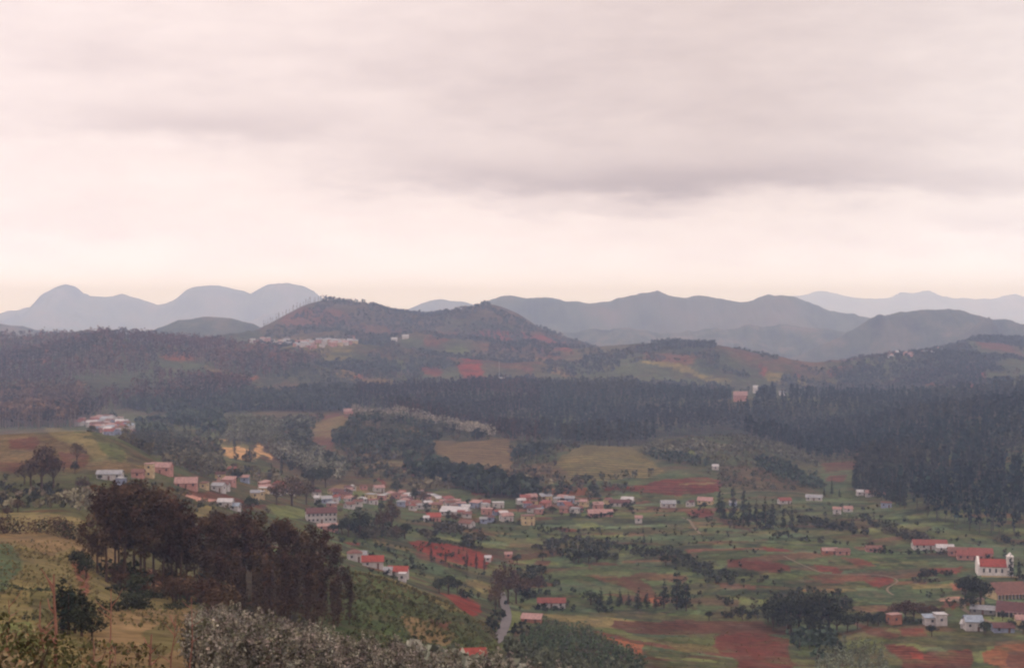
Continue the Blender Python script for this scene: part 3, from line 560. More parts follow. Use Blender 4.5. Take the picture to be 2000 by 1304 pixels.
ridge('mountain', 20500, [(1420,620),(1500,590),(1560,578),(1600,568),(1625,572),(1650,577),(1700,581),(1735,579),(1760,569),(1775,571),(1785,574),(1800,568),(1815,566),(1835,572),(1860,581),(1900,582),(1940,582),(1960,577),(1985,573),(2010,578),(2100,590),(2300,590),(2500,600)],
      2600, BASE_Z-5, 170, 65, HM2, 500, rough=40)

# ------------------------------------------------------------------ haze: the air itself
hb = bpy.data.materials.new('haze'); hb.use_nodes = True; T = NT(hb.node_tree); T.n.clear()
pv = T.node('ShaderNodeVolumePrincipled'); pv.inputs['Density'].default_value = HAZE_D
pv.inputs['Density Attribute'].default_value = ''; pv.inputs['Color'].default_value = (*HAZE_COL, 1)
pv.inputs['Absorption Color'].default_value = (1, 1, 1, 1)
pv.inputs['Anisotropy'].default_value = 0.0
T.l.new(pv.outputs[0], T.node('ShaderNodeOutputMaterial').inputs['Volume'])
hb.cycles.homogeneous_volume = True
x0, x1, y0, y1, z0, z1 = -18500, 18500, -300, 26500, float(min(gzv.min(), BASE_Z-40))-1, ZC+235
hv = np.array([(x, y, z) for z in (z0, z1) for y in (y0, y1) for x in (x0, x1)], float)
hf = np.array([(0, 2, 3, 1), (4, 5, 7, 6), (0, 1, 5, 4), (2, 6, 7, 3), (0, 4, 6, 2), (1, 3, 7, 5)])
HZ = link(bpy.data.objects.new('haze', np_mesh('haze', hv, hf, hb)), kind='stuff')

# ------------------------------------------------------------------ foliage
def leaf_material(name, bump=.0):
    m = bpy.data.materials.new(name); m.use_nodes = True; T = NT(m.node_tree); T.n.clear()
    col = T.node('ShaderNodeAttribute', attribute_name='Col').outputs['Color']
    rnd = T.node('ShaderNodeObjectInfo').outputs['Random']
    pos = T.node('ShaderNodeNewGeometry').outputs['Position']
    n = T.noise(pos, .9, 4, .6)
    k = T.m('ADD', T.m('MULTIPLY', rnd, .45), T.m('MULTIPLY_ADD', n, .9, .33))
    sc = T.node('ShaderNodeVectorMath', operation='SCALE'); T.put(sc.inputs[0], col); T.put(sc.inputs['Scale'], k)
    hs = T.node('ShaderNodeHueSaturation'); T.put(hs.inputs['Color'], sc.outputs[0]); T.put(hs.inputs['Hue'], T.m('MULTIPLY_ADD', rnd, .03, .485))
    bs = T.node('ShaderNodeBsdfDiffuse'); T.put(bs.inputs[0], hs.outputs[0])
    T.l.new(bs.outputs[0], T.node('ShaderNodeOutputMaterial').inputs[0]); return m
LEAF_M = leaf_material('leaves')
def bark_material(name, c1, c2):
    m = bpy.data.materials.new(name); m.use_nodes = True; T = NT(m.node_tree); T.n.clear()
    pos = T.node('ShaderNodeTexCoord').outputs['Object']
    mp = T.node('ShaderNodeMapping'); T.put(mp.inputs[0], pos); mp.inputs['Scale'].default_value = (3, 3, .5)
    c = T.ramp(T.noise(mp.outputs[0], 1.2, 5, .65), [(.3, c1), (.7, c2)])
    bs = T.node('ShaderNodeBsdfDiffuse'); T.put(bs.inputs[0], c)
    T.l.new(bs.outputs[0], T.node('ShaderNodeOutputMaterial').inputs[0]); return m
BARK = bark_material('dark_bark', srgb(52, 40, 36), srgb(96, 76, 66))
BARK_PALE = bark_material('bleached_bark', srgb(112, 74, 64), srgb(156, 116, 102))

def leaf_quads(cent, size, rng, up=.35):
    """an irregular leaf spray at every centre, turned at random"""
    n = len(cent)
    a = rng.normal(size=(n, 3)); a /= np.linalg.norm(a, axis=1)[:, None]
    b = rng.normal(size=(n, 3)); b[:, 2] += up; b -= (b*a).sum(1)[:, None]*a; b /= np.linalg.norm(b, axis=1)[:, None]
    s = (size*rng.uniform(.6, 1.35, n))[:, None]
    w = rng.uniform(.35, .8, n)[:, None]; k = rng.uniform(.2, .8, n)[:, None]
    return np.stack([cent-b*s, cent+a*s*w+b*s*(k-.5), cent+b*s, cent-a*s*w-b*s*(k-.5)*.6], 1)   # n,4,3
def tube_quads(pts, rad, sides=5):
    pts = np.array(pts, float); rings = []
    for i, p in enumerate(pts):
        d = pts[min(i+1, len(pts)-1)]-pts[max(i-1, 0)]; d /= np.linalg.norm(d)+1e-9
        x = np.cross(d, [.3, .9, .1]); x /= np.linalg.norm(x)+1e-9; y = np.cross(d, x)
        ang = np.arange(sides)*2*math.pi/sides
        rings.append(p+rad[i]*(np.cos(ang)[:, None]*x+np.sin(ang)[:, None]*y))
    q = []
    for i in range(len(rings)-1):
        for j in range(sides):
            q.append([rings[i][j], rings[i][(j+1) % sides], rings[i+1][(j+1) % sides], rings[i+1][j]])
    return np.array(q)
def soup(name, quads, mat, cols=None):
    n = len(quads); v = quads.reshape(-1, 3)
    c = None if cols is None else np.repeat(cols, 4, 0)
    return np_mesh(name, v, np.arange(4*n).reshape(n, 4), mat, c)

TONES = {k: np.array(srgb(*v)) for k, v in dict(gum=(70,53,44), gum2=(66,58,44), dark=(44,47,38), pine=(38,46,42), brown=(78,60,48), silver=(126,119,108),
   sage=(84,81,68), dusk=(70,58,52), green=(60,64,46), reddish=(80,62,50), bush=(62,66,50)).items()}
def crown(clumps, per, size, tone, rng, alt=None, fill=1.0, flat=.8):
    Q, Cc = [], []
    for (x, y, z, r) in clumps:
        n = int(per*(r**2)*fill)+4
        d = rng.normal(size=(n, 3)); d /= np.linalg.norm(d, axis=1)[:, None]
        rr = r*rng.uniform(.45, 1.08, n)[:, None]
        c = np.array([x, y, z])+d*rr*np.array([1, 1, flat])
        Q.append(leaf_quads(c, size, rng))
        t = TONES[tone] if alt is None or rng.rand() > .3 else TONES[alt]
        Cc.append(np.clip(t*rng.uniform(.72, 1.4)*rng.uniform(.8, 1.2, (n, 1))*rng.uniform(.93, 1.07, 3), 0, 1))
    return np.concatenate(Q), np.concatenate(Cc)
def make_kind(kind, seed):
    """trunk mesh and crown mesh, unit: metres; returns (height, trunk, crown)"""
    r = np.random.RandomState(seed); tubes = []
    if kind in ('gum', 'gum2'):            # tall eucalyptus: bare stem, limbs, open crown in tiers
        H = 26.; lean = r.uniform(-1, 1, 2)*1.2
        P = [(lean[0]*t*t, lean[1]*t*t, H*t*.9) for t in np.linspace(0, 1, 7)]; P[0] = (0, 0, -1.2)
        tubes.append(tube_quads(P, np.linspace(.42, .08, 7), 6)); cl = []
        for i in range(r.randint(19, 25)):
            t = r.uniform(.30, .97)**.8; a = r.uniform(0, 6.28); R = (1-abs(t-.68)*1.5)*r.uniform(2.0, 5.6)
            b = (lean[0]*t*t, lean[1]*t*t, H*t*.84); e = (b[0]+math.cos(a)*R, b[1]+math.sin(a)*R, H*t+r.uniform(-.5, 1.6))
            tubes.append(tube_quads([b, ((b[0]+e[0])/2, (b[1]+e[1])/2, (b[2]+e[2])/2-.3), e], [.13, .09, .04], 4))
            cl.append((*e, r.uniform(1.4, 2.7)))
            if r.rand() < .6: cl.append((e[0]+r.uniform(-2, 2), e[1]+r.uniform(-2, 2), e[2]+r.uniform(-1.4, 1.4), r.uniform(.8, 1.7)))
        q, c = crown(cl, 15, .44, kind, r, 'reddish' if kind == 'gum' else 'brown', 1, .85)
    elif kind == 'leafygum':               # dense younger gum, leaves almost to the ground
        H = 22.; tubes.append(tube_quads([(0, 0, -1), (.2, 0, 7), (.1, .2, 14), (0, 0, 20)], [.28, .2, .14, .05], 5)); cl = []
        for i in range(20):
            t = r.uniform(.12, 1); R = (1-t*.7)*r.uniform(.5, 2.6); a = r.uniform(0, 6.28)
            cl.append((R*math.cos(a), R*math.sin(a), H*t-1, r.uniform(.9, 1.9)))
        q, c = crown(cl, 12, .42, 'dusk', r, 'brown', 1, 1.3)
    elif kind in ('round', 'browntree'):
        H = 10.; tubes.append(tube_quads([(0, 0, -1), (.1, 0, 2), (.2, .1, 5), (0, 0, 8)], [.38, .3, .22, .08], 6)); cl = []
        for i in range(24):
            d = r.normal(size=3); d /= np.linalg.norm(d); d[2] = abs(d[2])*1.15-.25
            k = r.uniform(.5, 1); e = (d[0]*3.6*k, d[1]*3.6*k, 5.0+d[2]*3.7*k)
            cl.append((*e, r.uniform(.9, 1.9)))
            if i < 6: tubes.append(tube_quads([(.1, 0, 2.6), (e[0]*.5, e[1]*.5, 4), e], [.16, .1, .04], 4))
        q, c = crown(cl, 16, .36, 'dark' if kind == 'round' else 'brown', r, 'bush' if kind == 'round' else 'reddish', 1 if kind == 'round' else .7, .85)
    elif kind == 'cypress':
        H = 13.; tubes.append(tube_quads([(0, 0, -1), (0, 0, 6), (0, 0, 12)], [.25, .15, .04], 5)); cl = []
        for t in np.linspace(.1, .98, 15):
            R = 1.15*math.sin(math.pi*min(1, t*.9+.12))**.6; a = r.uniform(0, 6.28)
            cl.append((R*.35*math.cos(a), R*.35*math.sin(a), H*t, max(.35, R*r.uniform(.8, 1.1))))
        q, c = crown(cl, 26, .3, 'pine', r, 'dark', 1.2, 1.3)
    elif kind == 'pine':                   # broad based dark conifer with ragged tiers
        H = 20.; tubes.append(tube_quads([(0, 0, -1), (0, 0, 9), (0, 0, 19)], [.32, .2, .04], 5)); cl = []
        for t in np.linspace(.14, .98, 13):
            R = 2.9*(1-t)**.8+.25
            for k in range(3 if t < .8 else 1):
                a = r.uniform(0, 6.28); cl.append((R*.6*math.cos(a), R*.6*math.sin(a), H*t+r.uniform(-.6, .6), max(.5, R*r.uniform(.45, .75))))
        q, c = crown(cl, 12, .42, 'pine', r, 'dark', 1.1, .8)
    elif kind == 'silver':                 # young blue gum: upright silvery shoots
        H = 4.6; cl = []
        for i in range(r.randint(4, 7)):
            a = r.uniform(0, 6.28); R = r.uniform(0, .9); h = H*r.uniform(.65, 1); x, y = R*math.cos(a), R*math.sin(a)
            tubes.append(tube_quads([(x*.1, y*.1, -.5), (x*.6, y*.6, h*.5), (x, y, h*.92)], [.06, .04, .015], 4))
            for t in np.linspace(.25, 1, 6): cl.append((x*t, y*t, h*t, .62*(1.15-t*.6)))
        q, c = crown(cl, 62, .14, 'silver', r, 'sage', 1, 1.2)
    elif kind == 'silvertree':
        H = 12.; tubes.append(tube_quads([(0, 0, -1), (.1, 0, 5), (0, .1, 11)], [.2, .13, .04], 5)); cl = []
        for i in range(16):
            t = r.uniform(.25, 1); R = (1.1-t*.8)*r.uniform(.3, 2.4); a = r.uniform(0, 6.28)
            cl.append((R*math.cos(a), R*math.sin(a), H*t-.5, r.uniform(.7, 1.3)))
        q, c = crown(cl, 16, .32, 'silver', r, 'sage', 1, 1.2)
    elif kind == 'bush':
        H = 3.0; tubes.append(tube_quads([(0, 0, -.6), (0, 0, 1.2)], [.1, .05], 4))
        cl = [(r.normal()*.8, r.normal()*.8, r.uniform(.6, 2.1), r.uniform(.6, 1.1)) for i in range(9)]
        q, c = crown(cl, 26, .24, 'bush', r, 'dark', 1, .85)
    elif kind == 'leafybush':              # garden shrub near the camera with bigger mixed leaves
        H = 3.2; tubes += [tube_quads([(0, 0, -.8), (math.cos(a)*.4, math.sin(a)*.4, 1.2), (math.cos(a)*.9, math.sin(a)*.9, 2.6)], [.05, .03, .012], 4) for a in r.uniform(0, 6.28, 6)]
        cl = [(r.normal()*.8, r.normal()*.8, r.uniform(.4, 2.9), r.uniform(.3, .6)) for i in range(20)]
        q, c = crown(cl, 120, .1, 'green', r, 'sage', 1, 1)
        c *= np.repeat(np.where(r.rand(len(c)//3+1, 1) < .12, np.array([[2.4, 1.4, 1.2]]), np.array([[1.6, 1.35, 1.15]])), 3, 0)[:len(c)]
    return H, soup('trunk', np.concatenate(tubes), BARK), soup('crown', q, LEAF_M, c)
KINDS_T = {}
def kind_mesh(kind, i):
    n = dict(gum=6, gum2=4, leafygum=4, round=5, browntree=4, cypress=3, pine=4, silver=6, silvertree=4, bush=4, leafybush=4)[kind]
    k = (kind, i % n)
    if k not in KINDS_T: KINDS_T[k] = make_kind(kind, 100+sum(map(ord, kind)) % 7+17*(i % n)+len(kind))
    return KINDS_T[k]
CATN = dict(gum=('eucalyptus_tree', 'tree'), gum2=('eucalyptus_tree', 'tree'), leafygum=('eucalyptus_tree', 'tree'), round=('broadleaf_tree', 'tree'), browntree=('broadleaf_tree', 'tree'),
            cypress=('cypress_tree', 'tree'), pine=('pine_tree', 'tree'), silver=('silver_shrub', 'shrub'), silvertree=('silver_gum_tree', 'tree'), bush=('bush', 'bush'), leafybush=('leafy_bush', 'bush'))
PENDING = []      # (object, u, v, lead words, group) : labels are written once everything stands
def tree_at(kind, x, y, h=None, wide=1.0, lead=None, group=None, label=None, i=None):
    i = RNG.randint(0, 1000) if i is None else i
    H, tm, cm = kind_mesh(kind, i); z = gz(x, y); s = (h or H)/H
    name, cat = CATN[kind]
    e = bpy.data.objects.new(name, None); link(e, None, category=cat, group=group); e.empty_display_size = .5
    e.location = (x, y, z); e.rotation_euler = (0, 0, RNG.uniform(0, 6.28)); e.scale = (s*wide, s*wide, s)
    link(bpy.data.objects.new('trunk', tm), e); link(bpy.data.objects.new('crown', cm), e)
    u, v = float(U0+F*x/y), float(VH-F*(z-ZC)/y)
    if label: e['label'] = label
    else: PENDING.append((e, u, v, lead, group))
    return e
def tree_px(kind, u, v, vtop=None, h=None, wide=1.0, **kw):
    x, y, z = hit(u, v)
    if vtop is not None: h = (v-vtop)*y/F
    return tree_at(kind, x, y, h, wide, **kw)
def scatter(poly, spacing, ymin, ymax, seed, keep=1.0, clump=0.0, sc=120., limit=None, visible=True):
    r = np.random.RandomState(seed); P = np.array(poly, float); u0, u1 = P[:, 0].min(), P[:, 0].max()
    Y = np.arange(ymin, ymax, spacing); pts = []
    for y in Y:
        xs = np.arange(y*(u0-U0)/F, y*(u1-U0)/F+spacing, spacing)
        pts.append(np.stack([xs, np.full(len(xs), y)], 1))
    p = np.concatenate(pts)+r.uniform(-.45, .45, (sum(len(q) for q in pts), 2))*spacing
    z = ground(p[:, 0], p[:, 1]); u, v = project(p[:, 0], p[:, 1], z)
    m = inpoly(u, v, poly) & (r.rand(len(p)) < keep)
    if clump: m &= fbm(p[:, 0], p[:, 1], sc, 3, seed+3) > clump-.5
    p = p[m]; z = z[m]; u = u[m]; v = v[m]
    if visible and len(p):      # leave out what lies behind a rise
        ok = np.ones(len(p), bool)
        for f in np.linspace(.35, .985, 40):
            zz = ground(p[:, 0]*f, p[:, 1]*f); line = ZC+(z+14-ZC)*f; ok &= zz < line
        p, z = p[ok], z[ok]
    return p, z
# far woods: every tree its own crown and stem, too many and too far to count
def wood_templates(style, rng):
    out = []
    for i in range(8):
        H = 1.0; Q, K = [], []
        if style == 'slim':
            n = 20; h = rng.uniform(.34, 1, n); R = .15*(1.15-h)*rng.uniform(.3, 1.2, n); a = rng.uniform(0, 6.28, n)
            c = np.stack([R*np.cos(a), R*np.sin(a), h], 1); q = leaf_quads(c, .085, rng, 1.6)
        elif style == 'tall':
            n = 20; h = rng.uniform(.35, 1, n); R = .17*np.sqrt(np.maximum(0, 1-((h-.7)/.38)**2))*rng.uniform(.3, 1.2, n); a = rng.uniform(0, 6.28, n)
            c = np.stack([R*np.cos(a), R*np.sin(a), h], 1); q = leaf_quads(c, .085, rng, 1.0)
        else:
            n = 16; d = rng.normal(size=(n, 3)); d /= np.linalg.norm(d, axis=1)[:, None]; c = d*np.array([.42, .42, .38])*rng.uniform(.6, 1, (n, 1))+np.array([0, 0, .55]); q = leaf_quads(c, .24, rng, .3)
        w = .016 if style != 'round' else .04
        st = np.array([[[-w, 0, -.1], [w, 0, -.1], [w*.6, 0, .8], [-w*.6, 0, .8]], [[0, -w, -.1], [0, w, -.1], [0, w*.6, .8], [0, -w*.6, .8]]])
        out.append((np.concatenate([q, st]), np.concatenate([np.ones(len(q)), np.zeros(2)])))
    return out
def wood(name, label, p, z, style, tones, hmin, hmax, seed, trunk=(96, 80, 72)):
    r = np.random.RandomState(seed); T8 = wood_templates(style, r); Q, Cc = [], []
    tn = np.array([srgb(*t) for t in tones]); which = r.randint(0, 8, len(p))
    patch = fbm(p[:, 0], p[:, 1], 150, 3, seed); big = fbm(p[:, 0], p[:, 1]*1.3, 210, 4, seed+60)
    for k in range(8):
        m = np.nonzero(which == k)[0]
        if not len(m): continue
        q, isl = T8[k]; n = len(m); a = r.uniform(0, 6.28, n); s = r.uniform(hmin, hmax, n)*(1+.35*patch[m]); ca, sa = np.cos(a), np.sin(a)
        w = s*r.uniform(.8, 1.35, n)
        v = q.reshape(-1, 3)[None]
        X = (v[..., 0]*ca[:, None]-v[..., 1]*sa[:, None])*w[:, None]+p[m, 0][:, None]
        Y = (v[..., 0]*sa[:, None]+v[..., 1]*ca[:, None])*w[:, None]+p[m, 1][:, None]
        Z = v[..., 2]*s[:, None]+z[m][:, None]
        Q.append(np.stack([X, Y, Z], -1).reshape(-1, 4, 3))
        ti = tn[np.clip(((patch[m]*1.6+.5)*len(tn)+r.normal(size=n)*.7).astype(int), 0, len(tn)-1)]*r.uniform(.7, 1.4, (n, 1))*(1+.75*big[m])[:, None]
        c = ti[:, None, :]*r.uniform(.75, 1.3, (n, len(q), 1))
        c = np.where(isl[None, :, None] > .5, c, np.array(srgb(*trunk))[None, None, :])
        Cc.append(c.reshape(-1, 3))
    q = np.concatenate(Q); c = np.concatenate(Cc)
    print(name, len(p), 'trees', len(q), 'faces')
    return link(bpy.data.objects.new(name, soup(name, q, LEAF_M, np.clip(c, 0, 1))), kind='stuff', label=label)

PINE_BAND = [(690,800),(700,764),(800,760),(1000,760),(1200,768),(1450,775),(1600,780),(1800,770),(2300,770),(2300,960),(2000,1062),(1880,1038),(1760,990),(1700,965),(1668,955),(1690,905),(1600,903),(1560,890),(1500,868),(1440,850),(1330,850),(1250,872),(1130,872),(1000,862),(940,850),(880,836),(780,815)]
p, z = scatter(PINE_BAND, 9.0, 900, 2560, 1, .97, .12, 70)
u_, v_ = project(p[:, 0], p[:, 1], z); k_ = ~(inpoly(u_, v_, [(1425,772),(1432,758),(1462,758),(1466,754),(1486,754),(1490,775),(1474,790),(1460,800),(1430,800)]) | inpoly(u_, v_, [(1515,765),(1545,765),(1545,785),(1515,785)])); p, z = p[k_], z[k_]
lf = p[:, 0]/p[:, 1] < .02
wood('pine_forest', 'dark blue green pine forest filling the slope behind the terraced knolls', p[~lf], z[~lf], 'slim', [(22,33,33), (28,38,35), (38,42,38), (30,40,38), (48,48,42)], 13, 25, 2, (74, 66, 64))
wood('eucalyptus_forest', 'brownish plantation of slim straight trees above the pale ridge', p[lf], z[lf], 'slim', [(42,38,34), (60,48,44), (50,46,40), (70,54,48), (48,48,42)], 13, 25, 3, (116, 96, 88))
LEFT_WOOD = [(-500,690),(0,668),(200,660),(290,668),(420,676),(500,690),(560,700),(640,705),(560,735),(500,742),(420,735),(390,712),(300,706),(320,742),(480,752),(500,776),(400,800),(230,800),(150,835),(-500,835)]
p, z = scatter(LEFT_WOOD, 12.5, 1500, 3120, 4, .93, .22, 200)
wood('brown_woods', 'purplish brown woodland covering the hill on the left', p, z, 'tall', [(74,48,42), (90,60,50), (58,48,42), (104,72,58), (60,54,46)], 17, 28, 5, (130, 108, 98))
p, z = scatter([(230,795),(330,778),(480,775),(700,768),(700,800),(620,806),(540,802),(430,806),(300,806)], 9, 1650, 2500, 6, .95)
wood('dark_woods', 'nearly black belt of trees below the brown woodland', p, z, 'round', [(40,46,40), (50,54,44)], 12, 19, 7)
p, z = scatter([(-400,840),(-400,775),(160,775),(165,800),(150,836)], 11, 1450, 2300, 61, .9)
wood('tall_brown_woods', 'fuzzy reddish brown trees behind the terraced hillock', p, z, 'tall', [(88,64,54), (76,56,50), (104,78,66)], 20, 30, 62, (130, 108, 98))
HILLS = [(-500,670),(290,668),(500,684),(520,650),(640,585),(760,600),(950,592),(1050,640),(1190,690),(1290,672),(1400,674),(1540,708),(1600,724),(1700,705),(1950,664),(2400,700),(2400,765),(1500,770),(1000,755),(690,760),(560,740),(300,690)]
p, z = scatter(HILLS, 11.5, 2350, 3950, 8, .85, .52, 110)
wood('hill_trees', 'scattered dark trees and copses over the middle hills', p, z, 'round', [(44,48,40), (52,54,46), (68,58,50), (40,46,40)], 6, 13, 9)
p, z = scatter([(1240,692),(1290,672),(1395,674),(1395,682),(1290,680)], 9, 2850, 3100, 10, .9)
wood('hilltop_trees', 'dark line of trees capping the low green hill', p, z, 'round', [(46,52,46)], 10, 15, 11)
p, z = scatter([(1780,702),(1850,684),(1900,668),(1950,658),(2010,662),(2300,700),(2300,712),(2000,680),(1950,672),(1890,684),(1800,706)], 10, 3250, 3500, 12, .9)
wood('ridge_trees', 'dark trees along the crest of the hill on the right', p, z, 'round', [(44,50,48)], 10, 17, 13)
p, z = scatter([(-400,662),(0,662),(200,655),(300,664),(400,674),(400,686),(200,670),(-400,676)], 10, 2900, 3080, 14, .85)
wood('crest_woods', 'ragged tree tops on the skyline of the brown hill', p, z, 'tall', [(70,60,54), (56,54,48)], 12, 19, 15)
# knolls and the broken ground between village and forest
CLEAR = [[(843,863),(990,858),(996,880),(1000,922),(905,922),(852,887)],[(1075,905),(1140,870),(1225,874),(1258,888),(1295,920),(1250,932),(1110,935)],[(1175,945),(1295,930),(1400,930),(1408,962),(1250,962)],[(425,870),(500,868),(530,890),(528,900),(440,897)],[(640,808),(690,812),(680,830),(650,850),(655,885),(615,885),(605,850)],[(140,818),(180,812),(240,818),(270,834),(275,856),(215,862),(150,842)]]
def clear(p, z):
    u, v = project(p[:, 0], p[:, 1], z); k = np.ones(len(p), bool)
    for c in CLEAR: k &= ~inpoly(u, v, c)
    return p[k], z[k]
def mid(name, label, poly, sp, y0, y1, style, tones, h0, h1, seed, keep=.9, clump=.3, sc=60):
    p, z = clear(*scatter(poly, sp, y0, y1, seed, keep, clump, sc))
    if len(p): wood(name, label, p, z, style, tones, h0, h1, seed+1)
mid('dark_thicket', 'dark green trees on the slope under the pale ridge', [(655,830),(700,815),(790,822),(880,842),(1000,868),(1080,880),(1010,905),(998,860),(840,864),(850,892),(740,895),(660,880),(640,850)], 8, 1150, 1700, 'round', [(52,58,46), (62,60,50), (44,50,44)], 7, 12, 70, .95, .18)
mid('thicket', 'dusky trees on the ground left of the tan terraces', [(520,840),(600,820),(610,860),(650,895),(720,920),(780,940),(700,945),(600,925),(540,900)], 8, 1000, 1700, 'round', [(66,70,58), (56,58,48), (88,88,76)], 6, 11, 72, .85, .38)
mid('green_thicket', 'dark green trees between the tan terraces and the village roofs', [(780,892),(850,900),(900,925),(1000,945),(1060,965),(1060,975),(960,972),(880,950),(790,925)], 6.5, 1000, 1350, 'round', [(44,54,44), (54,62,50)], 7, 12, 74, .95, .2)
mid('knoll_trees', 'pale grey green young trees on the rounded knoll', [(1240,888),(1270,868),(1340,856),(1450,854),(1530,868),(1590,898),(1600,915),(1540,925),(1450,895),(1380,895),(1300,892)], 6.5, 1250, 1480, 'round', [(78,78,64), (72,74,60), (84,82,70)], 3.5, 6, 76, .9, .32)
mid('knoll_thicket', 'dark trees along the foot of the rounded knoll', [(1270,885),(1330,890),(1390,905),(1390,915),(1330,908),(1270,895)], 7, 1150, 1420, 'round', [(46,54,46)], 6, 9, 78, .95, .1)
mid('knoll_hedgerow', 'dark tree belt running down the knoll to the gap', [(1480,900),(1540,915),(1600,945),(1610,958),(1560,950),(1480,915)], 7, 1000, 1400, 'round', [(50,60,50)], 5, 8, 80, .95, .1)
mid('left_thicket', 'dusky tree belt running down beside the terraced hillock', [(170,850),(250,855),(330,862),(400,885),(440,925),(430,945),(400,938),(330,900),(260,872)], 7, 900, 1500, 'tall', [(66,66,54), (54,54,46), (84,80,66)], 8, 14, 82, .95, .25)
mid('far_thicket', 'dark trees around the sandy clearings', [(160,830),(230,806),(430,806),(440,850),(340,846),(300,870),(260,850)], 10, 1350, 1900, 'round', [(50,58,48), (66,72,56)], 8, 14, 84, .8, .45)
mid('silver_ridge_trees', 'feathery pale grey trees crowning the long ridge', [(690,806),(700,812),(790,814),(880,838),(960,856),(985,866),(880,846),(780,826),(690,822)], 7, 1480, 1660, 'tall', [(142,134,120), (126,120,106)], 10, 15, 86, .98, 0)
mid('silver_wood', 'pale grey green trees beside the sandy clearings', [(440,872),(450,835),(520,830),(560,850),(540,870),(620,905),(690,940),(660,952),(600,930),(540,900),(500,880)], 7, 1100, 1800, 'tall', [(122,120,106), (104,104,90), (90,92,76)], 10, 16, 88, .95, .2)
mid('foothill_wood', 'dull green shrubs on the left hillside', [(-300,960),(160,965),(230,990),(160,1005),(-300,1005)], 6, 380, 900, 'round', [(108,100,82), (92,80,68), (74,64,54)], 3, 5.5, 90, .8, .42, 30)
mid('middle_scrub', 'mottled scrub and small trees over the broken ground below the forest', [(160,850),(330,815),(640,810),(1000,862),(1240,880),(1300,920),(1290,975),(1000,985),(780,965),(600,960),(420,940),(300,895)], 9, 860, 1750, 'round', [(62,62,48), (78,66,54), (50,50,42), (92,84,68)], 3, 9, 110, .8, .46, 45)
mid('knoll_scrub', 'low scrub dotted over the rounded knoll', [(1240,888),(1340,856),(1450,855),(1590,900),(1620,960),(1400,960),(1380,915)], 7, 1100, 1480, 'round', [(70,74,58), (88,82,66)], 2, 5, 112, .8, .42, 40)
# low bushes on the banks between the valley fields
BANKS = [[(690,1025),(720,1030),(800,1050),(690,1058)], [(810,1035),(860,1030),(910,1038),(900,1052),(830,1055)], [(900,1045),(1000,1060),(960,1078),(905,1068)], [(1040,1072),(1100,1052),(1200,1060),(1210,1095),(1120,1100)],
 [(1210,1075),(1330,1075),(1340,1095),(1260,1092)], [(1330,1085),(1420,1120),(1480,1140),(1400,1140),(1330,1110)], [(1500,1180),(1560,1150),(1640,1160),(1680,1210),(1640,1240),(1500,1232)], [(1660,1180),(1760,1172),(1840,1185),(1850,1215),(1700,1222)],
 [(1690,1010),(1780,1040),(1830,1062),(1780,1060),(1700,1030)], [(1000,1120),(1060,1115),(1110,1165),(1010,1170)], [(1250,1185),(1400,1190),(1500,1200),(1480,1208),(1260,1203)], [(1560,1010),(1700,1040),(1690,1048),(1560,1025)],
 [(960,1210),(985,1200),(970,1235),(935,1262),(925,1245)], [(1010,1228),(1060,1235),(1020,1262),(985,1270)]]
bp, bz = [], []
for i, b in enumerate(BANKS):
    p, z = scatter(b, 4.2, 500, 1150, 200+i, .9, .36, 35); bp.append(p); bz.append(z)
wood('scrub', 'low dark scrub on the banks between the valley fields', np.concatenate(bp), np.concatenate(bz), 'round', [(50,52,42), (44,46,38), (66,60,50)], 2.2, 5.5, 99)
p, z = scatter([(640,1035),(1100,1000),(1700,985),(1850,1040),(2400,1060),(2400,1215),(1500,1215),(1000,1195),(700,1110)], 7, 600, 1050, 210, .36, .50, 60)
wood('field_scrub', 'single bushes and weeds dotted over the valley fields', p, z, 'round', [(54,60,44), (66,62,48), (44,48,38)], 1.2, 3.4, 98)
p, z = scatter([(640,1030),(1000,1000),(1240,990),(1700,985),(1850,1040),(2400,1060),(2400,1215),(1500,1215),(1000,1195),(700,1110)], 2.6, 600, 1080, 211, .8)
hn = np.abs(fbm(p[:, 0]+p[:, 1]*.3, p[:, 1]*1.9, 70, 3, 500)); hk = (hn < .032) & (fbm(p[:, 0], p[:, 1], 50, 2, 501) > -.15); p, z = p[hk], z[hk]
wood('hedgerow_scrub', 'dark straggling scrub along the banks between fields', p, z, 'round', [(46,52,40), (60,56,44), (40,44,34)], 1.6, 3.8, 94)
p, z = scatter([(-300,935),(330,935),(600,960),(640,1010),(430,1000),(-300,1000)], 5, 550, 800, 212, .5, .45, 40)
wood('village_scrub', 'small bushes scattered on the slopes by the scattered houses', p, z, 'round', [(70,72,54), (92,82,64), (58,58,46)], 1.5, 3.6, 93)
p, z = scatter([(1060,1225),(1150,1235),(1260,1300),(1270,1400),(1000,1400),(990,1275)], 3.2, 420, 680, 220, .95, .1, 30)
wood('green_plantation', 'young green trees in a dense stand beside the red field', p, z, 'tall', [(70,82,62), (60,72,56), (86,90,72)], 4, 7, 97)
p, z = scatter([(1600,1285),(1640,1250),(1720,1262),(1760,1400),(1580,1400)], 4.0, 450, 640, 222, .95, .15, 30)
wood('grey_plantation', 'grey green young trees at the bottom right', p, z, 'tall', [(98,104,88), (84,92,76)], 4, 7, 96)
p, z = scatter([(1540,1245),(1620,1240),(1640,1270),(1600,1300),(1560,1290)], 4.0, 450, 660, 223, .9, .15, 30)
wood('dark_plantation', 'dark trees trailing down to the bottom edge beside the red field', p, z, 'round', [(56,66,54)], 4, 7, 95)

